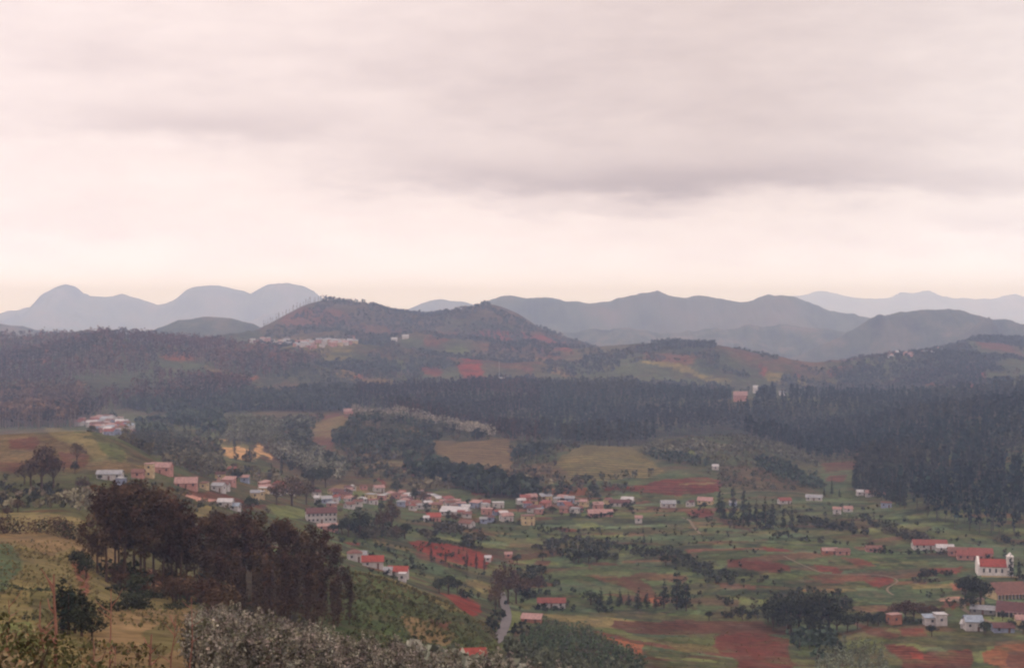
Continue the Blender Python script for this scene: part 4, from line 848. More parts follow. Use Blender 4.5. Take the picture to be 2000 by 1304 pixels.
# ------------------------------------------------------------------ the near eucalyptus grove
GROVE_L = [(172,325,1010),(190,330,975),(208,318,955),(225,335,940),(243,322,938),(262,338,945),(283,325,950),(300,340,948),(318,328,965),(336,342,978),(352,330,990),(365,345,1000),(232,352,960),(275,355,962),(180,345,1045),(198,352,1040),(320,356,985),(345,360,1010)]
for i, (u, Y, vt) in enumerate(GROVE_L):
    x = Y*(u-U0)/F; h = (ZC-Y*(vt-VH)/F)-gz(x, Y)
    tree_at('gum', x, Y, h, RNG.uniform(.85, 1.1), lead='tall dark brown eucalyptus with bare lower trunk', group='tall eucalyptus trees of the near grove', i=i)
for k, (u, Y, vt) in enumerate([(380,372,1015),(398,352,1002),(415,366,1006),(430,380,995),(446,356,1004),(462,372,998),(478,384,1002),(495,360,1012),(510,376,1008),(528,388,1012),(545,366,1010),(562,380,1028),(578,390,1040),(596,372,1035),(612,386,1030),(628,374,1045),(645,384,1062),(660,392,1085),(675,388,1105)]):
    x = Y*(u-U0)/F; h = (ZC-Y*(vt-VH)/F)-gz(x, Y)
    tree_at('gum', x, Y, h, RNG.uniform(.85, 1.15), lead='spreading eucalyptus in the right half of the grove', group='spreading eucalyptus trees of the near grove', i=k+3)
p, z = scatter([(385,1168),(500,1158),(640,1160),(690,1175),(702,1225),(640,1232),(560,1225),(480,1205),(390,1190)], 5.0, 290, 400, 31, .95)
for x, y in p[:95]:
    u = U0+F*x/y; vt = np.interp(u, [380, 450, 520, 600, 660, 700], [1085, 1078, 1085, 1100, 1130, 1165])+RNG.uniform(-20, 35)
    tree_at('leafygum', x, y, max(6, (ZC-y*(vt-VH)/F)-gz(x, y)), RNG.uniform(.9, 1.25), lead='slim dusky young eucalyptus packed in the grove', group='slim young eucalyptus trees packed in the grove')
p, z = scatter([(190,1185),(240,1130),(400,1130),(400,1185),(300,1182)], 5.5, 290, 380, 33, .62)
for x, y in p[:26]:
    tree_at('browntree' if RNG.rand() < .6 else 'bush', x, y, RNG.uniform(3, 8), RNG.uniform(.9, 1.4), lead='dusky undergrowth bush between the tall trunks', group='undergrowth between the tall eucalyptus trunks')
for (u, v, vt, w) in [(146,1236,1140,1.25),(160,1242,1165,1.5),(180,1250,1195,1.7),(155,1120,1062,1.3),(168,1128,1085,1.4)]:
    tree_px('round', u, v, vt, wide=w*.8, lead='dense dark tree on the grassy hillside', group='dark trees on the near grassy hillside')
for (u, v, vt) in [(405,1200,1120),(420,1212,1140),(440,1205,1130)]:
    tree_px('browntree', u, v, vt, lead='thin brown tree at the edge of the grove', group='thin trees at the edge of the grove')
tree_px('cypress', 122, 1236, 1128, wide=2.2, label='dark columnar evergreen standing against the bare reddish trunk on the pasture')
tree_px('cypress', 134, 1240, 1150, wide=2.2, label='second, shorter dark evergreen pressed against the columnar one on the pasture')
# silver shrubs
p1_, z1_ = scatter([(368,1240),(430,1225),(520,1262),(640,1285),(760,1300),(900,1318),(960,1420),(330,1480),(365,1300)], 3.3, 118, 262, 41, .95)
p2_, z2_ = scatter([(925,1315),(990,1290),(1080,1305),(1170,1345),(1170,1430),(930,1430)], 3.3, 150, 300, 42, .95)
pp = np.concatenate([p1_, p2_]); pp = pp[np.argsort(pp[:, 1])]
print('silver shrubs', len(pp))
for k, (x, y) in enumerate(pp[:285]):
    tree_at('silver', x, y, RNG.uniform(3.6, 5.6), RNG.uniform(.9, 1.3), lead='silvery grey young gum shrub', group='silvery gum shrubs covering the near slope')
if len(pp) > 285:
    q = pp[285:]; wood('silver_shrubbery', 'silvery scrub thinning out up the near slope', q, ground(q[:, 0], q[:, 1]), 'round', [(134,132,120), (110,112,98)], 3.4, 5.0, 43)
p, z = scatter([(655,1150),(690,1165),(720,1205),(700,1235),(670,1200)], 4, 380, 460, 44, .9)
for x, y in p[:14]: tree_at('silvertree', x, y, RNG.uniform(5, 8), 1, lead='pale feathery gum at the right edge of the grove', group='pale gums at the edge of the grove')
# ------------------------------------------------------------------ trees of the valley
V = []
V += [('round',680,1048,1000,.95),('round',703,1050,990,1.35),('round',668,1045,1010,1.0),('browntree',748,1045,985,.8),('browntree',765,1040,972,.7),('round',790,1052,1012,.9),('browntree',775,1052,1022,1.0),('browntree',540,985,935,.9),('browntree',570,988,920,1.1),('browntree',598,985,932,1.0),('round',612,955,905,1.1),('round',636,952,900,1.0),('round',490,1003,962,1.0),('round',463,940,915,1.0)]
V += [('round',858,1158,1122,1.0),('round',876,1160,1116,1.15),('round',893,1158,1125,.9),('browntree',975,1186,1098,.62),('browntree',992,1182,1085,.6),('browntree',1008,1178,1108,.8),('browntree',1030,1165,1120,.9),('browntree',1052,1158,1118,.9),('browntree',968,1200,1130,.6)]
V += [('cypress',842,1098,1065,1.0),('cypress',870,1100,1072,1.0),('cypress',912,1110,1076,1.0),('cypress',930,1112,1078,1.1),('cypress',946,1116,1085,1.0)]
V += [('pine' if int(u) % 3 or u > 1290 else 'round',u+(u*7 % 9)-4,v+(u*3 % 5)-1,t-(u*5 % 7)+2,1.5) for u, v, t in [(1300,1188,1130),(1320,1192,1110),(1338,1190,1128),(1155,1182,1148),(1172,1183,1146),(1190,1184,1150),(1207,1185,1148),(1225,1186,1152),(1243,1187,1150),(1262,1188,1152),(1280,1190,1156)]]
V += [('pine',u,v,t,w) for u, v, t, w in [(1405,1008,948,1.1),(1412,1018,962,1.0),(1432,1022,935,.8),(1452,1024,942,.8),(1463,1028,968,.9),(1478,1030,972,1.1),(1495,1032,966,1.2),(1510,1033,972,1.1),(1530,1034,985,.8),(1546,1036,980,.8),(1625,968,930,.6),(1610,970,948,1.0),(1640,972,952,1.0)]]
V += [('pine',1668+i*9,958+i*3.2,900+i*2+(i % 3)*6,.8) for i in range(12)]
V += [('round',u,v,t,1.0) for u, v, t in [(1500,1215,1165),(1520,1222,1158),(1540,1228,1150),(1560,1232,1152),(1580,1234,1148),(1600,1236,1150),(1620,1235,1155),(1510,1232,1180),(1545,1240,1185),(1590,1243,1188),(1635,1238,1180),(1655,1235,1190),(1675,1228,1188),(1695,1222,1192),(1715,1222,1190)]]
V += [('browntree',u,v,t,1.0) for u, v, t in [(1750,1210,1170),(1768,1212,1165),(1785,1213,1168),(1803,1213,1172),(1822,1212,1176),(1838,1212,1182)]]
V += [('round',1886,1172,1115,.9),('round',1900,1180,1108,.9),('round',1915,1182,1122,1.0),('round',1895,1196,1150,1.0),('pine',1975,1128,1080,1.1),('pine',1990,1132,1090,1.1),('round',1820,1242,1214,1.1),('round',1924,1238,1208,1.2),('round',1975,1232,1206,1.1),('round',1998,1238,1212,1.0),('round',1958,1212,1190,1.0),('round',1450,1210,1180,1.0),('round',1385,1212,1188,.9)]
V += [('round',1145,945,922,1.6),('round',1165,998,975,1.0),('round',1125,998,982,1.0),('round',1168,978,960,1.0),('round',1158,965,942,1.1),('round',1375,995,978,1.0),('round',1325,988,975,1.0),('pine',1258,1062,1040,1.0),('pine',1272,1062,1045,1.0),('pine',1256,1042,1028,1.2)]
V += [('cypress',458,886,852,1.1),('cypress',487,903,872,1.0),('cypress',530,925,903,1.1),('cypress',550,925,890,1.1),('cypress',360,838,806,1.0),('cypress',372,838,808,1.0),('cypress',433,905,882,1.1),('cypress',410,925,900,1.2),('cypress',756,935,905,1.2)]
V += [('browntree',82,956,862,.85),('browntree',60,950,885,.9),('browntree',105,952,880,.9),('browntree',48,945,900,1.0),('browntree',150,905,858,.9),('round',146,925,898,.8),('browntree',90,925,858,.8),('browntree',160,965,925,1.1),('browntree',35,1000,970,1.2),('browntree',15,1010,985,1.2),('round',250,958,938,1.4)]
V += [('browntree',828,985,955,1.0),('round',812,980,948,1.0),('round',775,965,935,1.0),('round',745,1002,975,.8),('browntree',1012,1000,984,1.2),('browntree',1075,1000,985,1.3),('round',650,1045,1015,.8),('round',905,1075,1050,1.1),('round',1010,1102,1078,1.0),('round',1060,1095,1075,1.2),('round',1130,1098,1068,1.1),('round',1150,1100,1065,1.1),('round',1165,1098,1072,1.1),('round',1300,1105,1080,1.1),('round',1320,1108,1085,1.1),('round',1210,1078,1058,1.2)]
_r = np.random.RandomState(77)
for k in range(84):
    u = _r.uniform(610, 1240); v = np.interp(u, [610, 800, 1000, 1240], [985, 990, 1000, 992])+_r.uniform(-24, 26); V.append((('round', 'browntree', 'round')[k % 3], u, v, v-_r.uniform(8, 17), _r.uniform(.9, 1.4)))
for kind, u, v, t, w in V:
    lead = dict(round='dark rounded tree', browntree='loose brownish tree', cypress='narrow dark cypress', pine='dark ragged pine')[kind]
    tree_px(kind, u, v, t, wide=w, lead=lead, group=dict(round='rounded trees of the valley', browntree='brownish trees of the valley', cypress='cypresses of the valley', pine='pines of the valley')[kind])
# lone gums on the skyline of the long hill
for i in range(30):
    u = 515+i*4.6+RNG.uniform(-2, 2); v = np.interp(u, [510, 560, 600, 640, 660], [641, 613, 593, 585, 586])+3
    Y = 3780.; x = Y*(u-U0)/F
    tree_at('leafygum', x, Y, RNG.uniform(9, 19), RNG.uniform(.7, 1.2), label='spindly gum standing against the sky on the shoulder of the long hill', group='gums on the skyline of the long hill')
# ------------------------------------------------------------------ near hedges and dead stalks
def hedge(pts, w, h, label, tone='bush', per=26, size=.2):
    r = np.random.RandomState(int(abs(pts[0][0]*7+pts[0][1]))); cl = []
    P = [hit(u, v) for u, v in pts]
    for a, b in zip(P[:-1], P[1:]):
        d = math.hypot(b[0]-a[0], b[1]-a[1]); n = max(2, int(d/(w*.45)))
        for i in range(n):
            t = i/n; x, y = a[0]+(b[0]-a[0])*t, a[1]+(b[1]-a[1])*t
            cl.append((x+r.normal()*.2, y+r.normal()*.3, gz(x, y)+h*r.uniform(.35, .6), w*r.uniform(.5, .75)))
    q, c = crown(cl, per, size, tone, r, 'dark', 1, h/w)
    link(bpy.data.objects.new('hedge', soup('hedge', q, LEAF_M, c)), category='hedge', label=label)
hedge([(-60,1040),(0,1042),(40,1042),(75,1041),(110,1044),(140,1053),(162,1060)], 3.6, 4.6, 'thick dark hedge curving across the grass at the left edge', 'gum', 26, .28)
hedge([(190,1192),(220,1192),(250,1191),(288,1189)], 1.7, 1.7, 'trimmed dark hedge in front of the tallest eucalyptus trunks', 'dark')
hedge([(240,1172),(275,1170),(320,1168)], 2.0, 1.8, 'dark hedge between the eucalyptus trunks, behind the trimmed one', 'bush')
hedge([(0,1143),(20,1146),(45,1152),(70,1154),(105,1154)], .55, .45, 'thin low hedge line across the open pasture', 'bush')
hedge([(55,1210),(84,1210)], 1.2, .9, 'short dark clump of hedge in the open pasture', 'bush')
hedge([(320,1190),(345,1188),(368,1186)], 1.4, 1.3, 'small green hedge at the foot of the thin trees', 'green')
def dead(u, Y, vt, h0, seed, label, lean=.05, branches=5, thick=.11):
    r = np.random.RandomState(seed); x = Y*(u-U0)/F; z = gz(x, Y); H = (ZC-Y*(vt-VH)/F)-z
    e = link(bpy.data.objects.new('dead_tree', None), category='dead tree', label=label); e.location = (x, Y, z)
    P = [(lean*H*t+r.normal()*.04, r.normal()*.05, H*t-(.4 if t == 0 else 0)) for t in np.linspace(0, 1, 6)]
    stem = soup('trunk', tube_quads(P, np.linspace(thick, thick*.3, 6), 6), BARK_PALE); link(bpy.data.objects.new('trunk', stem), e)
    for i in range(branches):
        t = r.uniform(.45, .95); a = r.choice([-1, 1])*r.uniform(.4, 1.0); L = H*r.uniform(.1, .22)
        b = (lean*H*t, 0, H*t); m_ = (b[0]+math.sin(a)*L*.5, r.normal()*.1, b[2]+math.cos(a)*L*.4); t2 = (b[0]+math.sin(a)*L, r.normal()*.2, b[2]+math.cos(a)*L)
        link(bpy.data.objects.new('branch', soup('branch', tube_quads([b, m_, t2], [thick*.45, thick*.3, thick*.12], 5), BARK_PALE)), e)
dead(112, 62, 1120, 0, 1, 'tall bare reddish trunk rising beside the dense dark tree', -.03, 6, .12)
dead(98, 60, 1175, 0, 2, 'forked bleached dead stem just left of the tall bare trunk', -.1, 5, .08)
dead(214, 75, 1150, 0, 3, 'thin straight reddish stalk before the trimmed hedge', .02, 3, .07)
dead(290, 60, 1238, 0, 4, 'thick short dead stalk at the bottom of the pale grass', .03, 4, .11)
dead(322, 66, 1200, 0, 5, 'leaning dead stalk with a twiggy head above the pale grass', .12, 6, .06)
dead(196, 50, 1250, 0, 6, 'small white broken stick among the near leafy bushes', -.1, 1, .05)
dead(10, 70, 1170, 0, 7, 'slender bare stalk at the left edge of the pasture', .04, 4, .06)
dead(372, 90, 1165, 0, 8, 'slim bare stem where pasture meets the silvery shrubs', .01, 4, .07)
dead(235, 58, 1262, 0, 9, 'low bare twiggy stem left of the thick short stalk', -.08, 5, .05)
NEARB = [(x, y, h) for x, y, h in [(-20.5,52,3.0),(-19.2,55,2.6),(-21.5,58,3.1),(-17.6,50,2.9),(-16.2,54,2.4),(-18.3,60,2.6),(-14.5,50,2.3),(-13.4,53,2.0),(-15.2,57,2.2),(-22,50,2.9),(-11.6,52,1.6),(-17,47,2.6),(-19.4,47,2.9),(-14.2,46.5,2.2),(-20.6,64,2.4),(-24,66,2.6),(-12.6,60,1.5)]]
for i, (x, y, h) in enumerate(NEARB):
    tree_at('leafybush', x, y, h*1.35, 1.0, lead='leafy green bush with russet and yellow leaves', group='leafy bushes at the near left', i=i)

p, z = scatter([(650,1125),(690,1108),(760,1128),(850,1165),(920,1205),(958,1222),(975,1260),(940,1310),(900,1400),(700,1400),(640,1260),(690,1230)], 2.3, 250, 520, 230, .8, .12, 30)
wood('slope_scrub', 'knee-high green scrub clothing the rounded slope above the road', p, z, 'round', [(80,86,58), (90,90,62), (72,76,54), (104,98,70)], .5, 1.4, 231)
p, z = scatter([(1600,715),(1700,703),(1800,690),(1900,670),(1950,660),(2400,690),(2400,765),(1600,770)], 10, 2350, 3500, 232, .8, .60, 110)
wood('right_hill_woods', 'dark woodland patches over the hill at the right edge', p, z, 'round', [(40,48,42), (50,54,46), (60,54,48)], 8, 15, 233)
# rough grass and tussocks near by
gp = []
for i, (poly, sp, y0, y1) in enumerate([([(0,1060),(160,1050),(200,1090),(190,1180),(380,1180),(380,1310),(0,1310)], 1.3, 95, 400), ([(640,1100),(700,1108),(800,1140),(955,1215),(960,1290),(900,1400),(640,1400),(690,1230)], 1.8, 260, 520), ([(1000,1195),(1300,1205),(1600,1210),(1600,1400),(1250,1400),(1060,1230)], 4, 440, 760)]):
    gp.append(scatter(poly, sp, y0, y1, 400+i, .4, .35, 30)[0])
gp = np.concatenate(gp)
wood('tussock_grass', 'rough tussocks and weeds over the near pasture and slope', gp, ground(gp[:, 0], gp[:, 1]), 'round', [(86,82,54), (74,74,48), (94,84,58)], .25, .7, 401)

# ------------------------------------------------------------------ roads and paths, laid on the ground
def flat_material(name, c1, c2, sc=.6, rough=.8):
    m = bpy.data.materials.new(name); m.use_nodes = True; T = NT(m.node_tree); T.n.clear()
    pos = T.node('ShaderNodeTexCoord').outputs['Object']
    c = T.ramp(T.noise(pos, sc, 6, .65), [(.32, c1), (.68, c2)])
    bs = T.node('ShaderNodeBsdfPrincipled'); T.put(bs.inputs['Base Color'], c); bs.inputs['Roughness'].default_value = rough
    bs.inputs['Specular IOR Level'].default_value = .2
    T.l.new(bs.outputs[0], T.node('ShaderNodeOutputMaterial').inputs[0]); return m
def strip(name, pts, w, mat, lift=.12, plan=False):
    P = [(v*(u-U0)/F, v) for u, v in pts] if plan else [hit(u, v)[:2] for u, v in pts]; D = [P[0]]
    for a, b in zip(P[:-1], P[1:]):
        n = max(1, int(math.hypot(b[0]-a[0], b[1]-a[1])/4)); D += [(a[0]+(b[0]-a[0])*i/n, a[1]+(b[1]-a[1])*i/n) for i in range(1, n+1)]
    D = np.array(D)
    for _ in range(6):
        D[1:-1] = D[1:-1]*.5+(D[:-2]+D[2:])*.25
    t = np.gradient(D, axis=0); t /= np.linalg.norm(t, axis=1)[:, None]+1e-9; nrm = np.stack([-t[:, 1], t[:, 0]], 1)
    offs = np.array([-.5, -.17, .17, .5])*w
    g = D[:, None, :]+nrm[:, None, :]*offs[None, :, None]
    z = ground(g[..., 0].ravel(), g[..., 1].ravel()).reshape(g.shape[:2]); z = z.max(1, keepdims=True)*.5+z*.5+lift
    v = np.concatenate([g, z[..., None]], -1).reshape(-1, 3); n = len(D); gi = np.arange(n*4).reshape(n, 4)
    q = np.stack([gi[:-1, :-1], gi[:-1, 1:], gi[1:, 1:], gi[1:, :-1]], -1).reshape(-1, 4)
    link(bpy.data.objects.new(name, np_mesh(name, v, q, mat)), kind='structure')
ROAD_M = flat_material('asphalt', srgb(74, 68, 70), srgb(98, 92, 92), .4)
PATH_M = flat_material('trodden_earth', srgb(80, 70, 54), srgb(106, 90, 74), .12)
strip('road', [(978,720),(984,690),(989,665),(991,640),(989,612),(984,588),(977,566),(970,548),(962,530),(950,512)], 4.2, ROAD_M, .2, True)
strip('path', [(1330,1010),(1345,1012),(1355,1030),(1368,1042)], 1.8, PATH_M)
strip('path', [(1530,1085),(1560,1100),(1590,1112),(1605,1122),(1700,1122),(1745,1124),(1762,1130),(1752,1140),(1725,1148),(1725,1158),(1745,1162)], 1.2, PATH_M)
strip('path', [(1830,1172),(1850,1166),(1872,1168),(1884,1176),(1878,1188),(1895,1200),(1920,1210),(1950,1222),(2000,1232)], 2.8, PATH_M)
strip('path', [(1400,965),(1480,958),(1560,960),(1590,968),(1600,975)], 2.2, PATH_M)

# ------------------------------------------------------------------ buildings
def wall_mat(n, c): 
    c2 = tuple(x*.78 for x in c); return flat_material(n, srgb(*c2), srgb(*c), .5, .9)
def roof_mat(name, c, tile=True):
    m = bpy.data.materials.new(name); m.use_nodes = True; T = NT(m.node_tree); T.n.clear()
    pos = T.node('ShaderNodeTexCoord').outputs['Object']
    g_ = sum(c)/3; c = [(x*.72+g_*.28)*.84 for x in c]; a = srgb(*c); b = srgb(*[x*.68 for x in c]); d = srgb(*[min(255, x*1.12) for x in c])
    cc = T.ramp(T.noise(pos, .8, 6, .7), [(.3, b), (.5, a), (.7, d)])
    w = T.node('ShaderNodeTexWave', bands_direction='X'); T.put(w.inputs[0], pos); w.inputs['Scale'].default_value = .9 if tile else .5
    cc = T.mix(T.m('MULTIPLY', w.outputs['Fac'], .3), cc, b)
    bs = T.node('ShaderNodeBsdfPrincipled'); T.put(bs.inputs['Base Color'], cc); bs.inputs['Roughness'].default_value = .85 if tile else .45
    bs.inputs['Specular IOR Level'].default_value = .2
    T.l.new(bs.outputs[0], T.node('ShaderNodeOutputMaterial').inputs[0]); return m
WALLS = dict(bright=wall_mat('fresh_white_plaster', (230,222,218)), white=wall_mat('white_plaster', (196,188,186)), cream=wall_mat('cream_plaster', (200,176,138)), pink=wall_mat('pink_plaster', (188,138,128)), blue=wall_mat('pale_blue_plaster', (150,156,180)), grey=wall_mat('grey_plaster', (140,136,134)), earth=wall_mat('earthen_wall', (166,112,92)))
ROOFS = dict(red=roof_mat('red_tiles', (158,72,62)), bright=roof_mat('bright_red_tiles', (186,66,52)), rust=roof_mat('rust_tiles', (138,84,72)), maroon=roof_mat('maroon_tiles', (112,62,62)), pink=roof_mat('faded_pink_tiles', (184,132,124)), grey=roof_mat('grey_sheet', (150,150,158), False), white=roof_mat('white_sheet', (196,190,194), False), blue=roof_mat('blue_grey_sheet', (150,166,190), False))
GLASS = flat_material('dark_window', srgb(46, 46, 54), srgb(66, 66, 76), 1, .3)
DOORM = flat_material('brown_door', srgb(86, 60, 50), srgb(106, 76, 62), 1, .7)
class B:
    def __init__(s): s.v = []; s.f = []
    def box(s, x0, x1, y0, y1, z0, z1):
        n = len(s.v); s.v += [(x, y, z) for z in (z0, z1) for y in (y0, y1) for x in (x0, x1)]
        s.f += [(n, n+2, n+3, n+1), (n+4, n+5, n+7, n+6), (n, n+1, n+5, n+4), (n+2, n+6, n+7, n+3), (n, n+4, n+6, n+2), (n+1, n+3, n+7, n+5)]; return s
    def poly(s, pts): n = len(s.v); s.v += list(pts); s.f.append(tuple(range(n, n+len(pts)))); return s
    def mesh(s, name, m):
        me = bpy.data.meshes.new(name); me.from_pydata(s.v, [], s.f); me.materials.append(m); me.update(); return me
    def obj(s, name, m, parent): return link(bpy.data.objects.new(name, s.mesh(name, m)), parent)
def house(u, v, w, d, h, rot=0., roof='red', wall='white', style='gable', rise=None, label=None, lead=None, group=None, nwin=None, name='house', cat='house', floors=1, xy=None):
    """u, v: where the foot of the near wall stands; w along the ridge, d deep, h to the eaves (m)"""
    x, y, z = hit(u, v) if xy is None else (xy[0], xy[1], gz(*xy))
    y += d/2; x = x*y/(y-d/2)
    cs = [(x+math.cos(rot)*a*w/2-math.sin(rot)*b*d/2, y+math.sin(rot)*a*w/2+math.cos(rot)*b*d/2) for a in (-1, 1) for b in (-1, 1)]
    zz = [gz(*c) for c in cs]; z0 = max(zz)*.6+min(zz)*.4; foot = min(min(zz)-z0, -.2)-.5
    e = link(bpy.data.objects.new(name, None), category=cat, group=group); e.location = (x, y, z0); e.rotation_euler = (0, 0, rot)
    rise = d*.30 if rise is None else rise; W2, D2, o = w/2, d/2, .45
    wm, rm = WALLS[wall], ROOFS[roof]; b = B(); b.box(-W2, W2, -D2, D2, foot, h)
    r = B()
    if style == 'gable':
        for sx in (-W2, W2): b.poly([(sx, -D2, h), (sx, D2, h), (sx, 0, h+rise)][::(1 if sx > 0 else -1)])
        s = rise/D2; ye = D2+o; ze = h-o*s; t = .16
        for sg in (-1, 1):
            r.poly([(-W2-o, sg*ye, ze+t), (W2+o, sg*ye, ze+t), (W2+o, 0, h+rise+t), (-W2-o, 0, h+rise+t)][::(-sg)])
            r.poly([(-W2-o, sg*ye, ze), (W2+o, sg*ye, ze), (W2+o, 0, h+rise), (-W2-o, 0, h+rise)][::sg])
            r.poly([(-W2-o, sg*ye, ze), (W2+o, sg*ye, ze), (W2+o, sg*ye, ze+t), (-W2-o, sg*ye, ze+t)])
            for sx in (-W2-o, W2+o): r.poly([(sx, sg*ye, ze), (sx, 0, h+rise), (sx, 0, h+rise+t), (sx, sg*ye, ze+t)])
    elif style == 'hip':
        k = min(W2*.7, D2*.9); t = .02; a = [(-W2-o, -D2-o, h+t), (W2+o, -D2-o, h+t), (W2+o, D2+o, h+t), (-W2-o, D2+o, h+t)]; p, q = (-W2+k, 0, h+rise), (W2-k, 0, h+rise)
        r.poly([a[0], a[1], q, p]).poly([a[2], a[3], p, q]).poly([a[1], a[2], q]).poly([a[3], a[0], p]).poly(a[::-1])
    elif style == 'shed':
        t = .15; r.poly([(-W2-o, -D2-o, h+.05), (W2+o, -D2-o, h+.05), (W2+o, D2+o, h+rise), (-W2-o, D2+o, h+rise)]).poly([(-W2-o, D2+o, h+rise-t), (W2+o, D2+o, h+rise-t), (W2+o, -D2-o, h+.05-t), (-W2-o, -D2-o, h+.05-t)])
        r.poly([(-W2-o, -D2-o, h+.05-t), (W2+o, -D2-o, h+.05-t), (W2+o, -D2-o, h+.05), (-W2-o, -D2-o, h+.05)])
        for sx in (-W2, W2): b.poly([(sx, -D2, h), (sx, D2, h), (sx, D2, h+rise-.2)])
        b.poly([(-W2, D2, h), (W2, D2, h), (W2, D2, h+rise-.2), (-W2, D2, h+rise-.2)])
    else:
        r.box(-W2-.25, W2+.25, -D2-.25, D2+.25, h+.003, h+.28)
    b.obj('wall', wm, e); r.obj('roof', rm, e)
    nw = max(1, int(w/3.4)) if nwin is None else nwin
    far = y > 1500
    for fl in range(floors if not far else 0):
        zf = h/floors*fl+(h/floors-2.4)*.5+.9
        for i in range(nw):
            cx = -W2+(i+.5)*w/nw
            if i == nw//2 and fl == 0 and nw > 1: B().box(cx-.5, cx+.5, -D2-.06, -D2+.02, foot+.5, 2.1).obj('door', DOORM, e); continue
            f = B().box(cx-.55, cx+.55, -D2-.05, -D2+.02, zf, zf+1.2).obj('window', GLASS, e)
        for sx in (-1, 1):
            B().box(*(sorted((sx*W2, sx*(W2+.05)))), -.5, .5, zf, zf+1.2).obj('window', GLASS, e)
    if far: B().box(-.5, .5, -D2-.06, -D2+.02, foot+.5, 2.1).obj('door', DOORM, e)
    if label: e['label'] = label
    else: PENDING.append((e, u, v, lead, group))
    return e
R = math.radians
# particular buildings, west to east
hs = house(627,1022,17,9,5.6,R(14),'maroon','white','gable',2.4,'long two-storey white building with maroon roof and small windows, below the village street',nwin=7,floors=2)
house(640,1036,11,5,2.2,R(14),'pink','pink','shed',.8,'low pinkish lean-to standing right below the long two-storey white building')
house(619,985,3.2,5,4.6,R(4),'white','white','gable',1.2,'narrow tall white house beside the brownish trees, upslope of the long two-storey building')
house(215,938,12.5,6,3.2,R(2),'grey','white','gable',1.6,'low pale house with faded grey roof standing behind the crown of the tall grove')
house(292,934,4.6,5,7.2,R(3),'pink','cream','flat',None,'tall cream block of a house with a boxy top, above the tall grove',floors=2)
house(316,926,11,7,3.6,R(-4),'pink','pink','gable',2.2,'wide pink-roofed house adjoining the tall cream block')
house(270,934,6,5,3,R(0),'rust','pink','gable',1.4,'small pinkish house on the left of the tall cream block')
house(364,954,11.5,8,2.8,R(8),'pink','pink','gable',2.6,'broad low house with faded pink roof on the red earth above the grove')
house(432,956,9.5,5,2.8,R(-5),'rust','white','gable',1.5,'white cottage with rusty roof gathered round a small spire')
sp = link(bpy.data.objects.new('chapel', None), category='chapel', label='tiny pointed chapel spire with a white tip behind the white cottage'); _x, _y, _z = hit(427, 953); _y += 5; sp.location = (_x*1.006, _y, gz(_x*1.006, _y))
B().box(-1.2, 1.2, -1.2, 1.2, -1, 3.6).obj('tower', WALLS['pink'], sp)
B().poly([(-1.3, -1.3, 3.6), (1.3, -1.3, 3.6), (0, 0, 7.2)]).poly([(1.3, -1.3, 3.6), (1.3, 1.3, 3.6), (0, 0, 7.2)]).poly([(1.3, 1.3, 3.6), (-1.3, 1.3, 3.6), (0, 0, 7.2)]).poly([(-1.3, 1.3, 3.6), (-1.3, -1.3, 3.6), (0, 0, 7.2)]).obj('spire', ROOFS['pink'], sp)
B().box(-.3, .3, -.3, .3, 6.7, 7.6).obj('finial', WALLS['white'], sp)
house(441,992,7.5,5,3,R(-6),'white','white','gable',1.4,'white cottage half hidden by the brown grove, left one of a pair')
house(458,997,5.5,4.5,2.4,R(-10),'blue','white','gable',1.2,'smaller bluish white cottage just right of the half hidden white one')
house(890,1008,19,12,3,R(-16),'white','white','gable',2.8,'big white-roofed hall in the middle of the village')
house(1031,1026,8.5,7,6.2,R(8),'rust','cream','flat',None,'cream yellow two-storey cube of a house at the village edge',floors=2)
house(847,1018,9,7,3.2,R(6),'bright','pink','gable',2.0,'orange-red roofed house standing by itself below the village street')
house(833,1018,3.4,4,2.6,R(0),'white','white','gable',1.1,'tiny white annex touching the orange-red roofed house')
house(912,1030,9,6,2.8,R(-30),'rust','white','gable',1.8,'house with steep white gable turned to the fields at the lower village edge')
house(973,992,8,6,3.8,R(6),'white','white','flat',None,'plain white square house on the upper village edge')
house(940,989,13,6,2.6,R(2),'red','pink','gable',1.8,'long red-roofed house just left of the plain white square house')
house(1172,1009,17,7,2.6,R(4),'pink','pink','gable',2.2,'long pinkish white house closing the village row')
house(1168,999,7,6,5.2,R(4),'pink','pink','gable',1.6,'taller pinkish house rising behind the long pinkish white one')
house(1210,989,14,7,2.8,R(-4),'maroon','white','gable',2.0,'house with dark maroon roof and white front, apart from the village row')
house(1226,984,9,6,3,R(-18),'white','white','gable',1.9,'white-roofed house behind the dark maroon-roofed one')
house(1305,991,10.5,7,3,R(4),'grey','white','gable',2.0,'grey-roofed white house out in the fields beyond the village')
house(1247,1022,4.5,4,3.6,R(0),'pink','white','gable',1.4,'tiny pale hut in the green field in front of the grey-roofed house')
house(728,1108,10,6,3,R(6),'bright','white','gable',2.2,'bright red-roofed farmhouse by the pale feathery gums')
house(778,1126,9,6,2.6,R(-6),'bright','white','gable',2.0,'second bright red-roofed farmhouse, lower and nearer the dark tree')
house(786,1135,3.2,4,3.4,R(-4),'white','white','flat',None,'white block attached to the front of the lower red-roofed farmhouse')
house(758,1122,3.5,4,2.4,R(0),'grey','white','gable',1,'small pale shed between the two bright red-roofed farmhouses')
house(1077,1187,13.5,5.5,2.7,R(-1),'red','white','gable',1.8,'long low cottage with red roof and white wall above the road')
house(1038,1216,8.6,4.6,1.9,R(-12),'pink','earth','shed',1.5,'small shed with pale pink sloping roof beside the road')
house(953,1097,3.2,3,2.4,0,'white','white','gable',1,'tiny white hut at the right corner of the red field')
house(993,1090,4,3,2.2,0,'pink','pink','gable',1,'tiny pink hut behind the tall brownish trees')
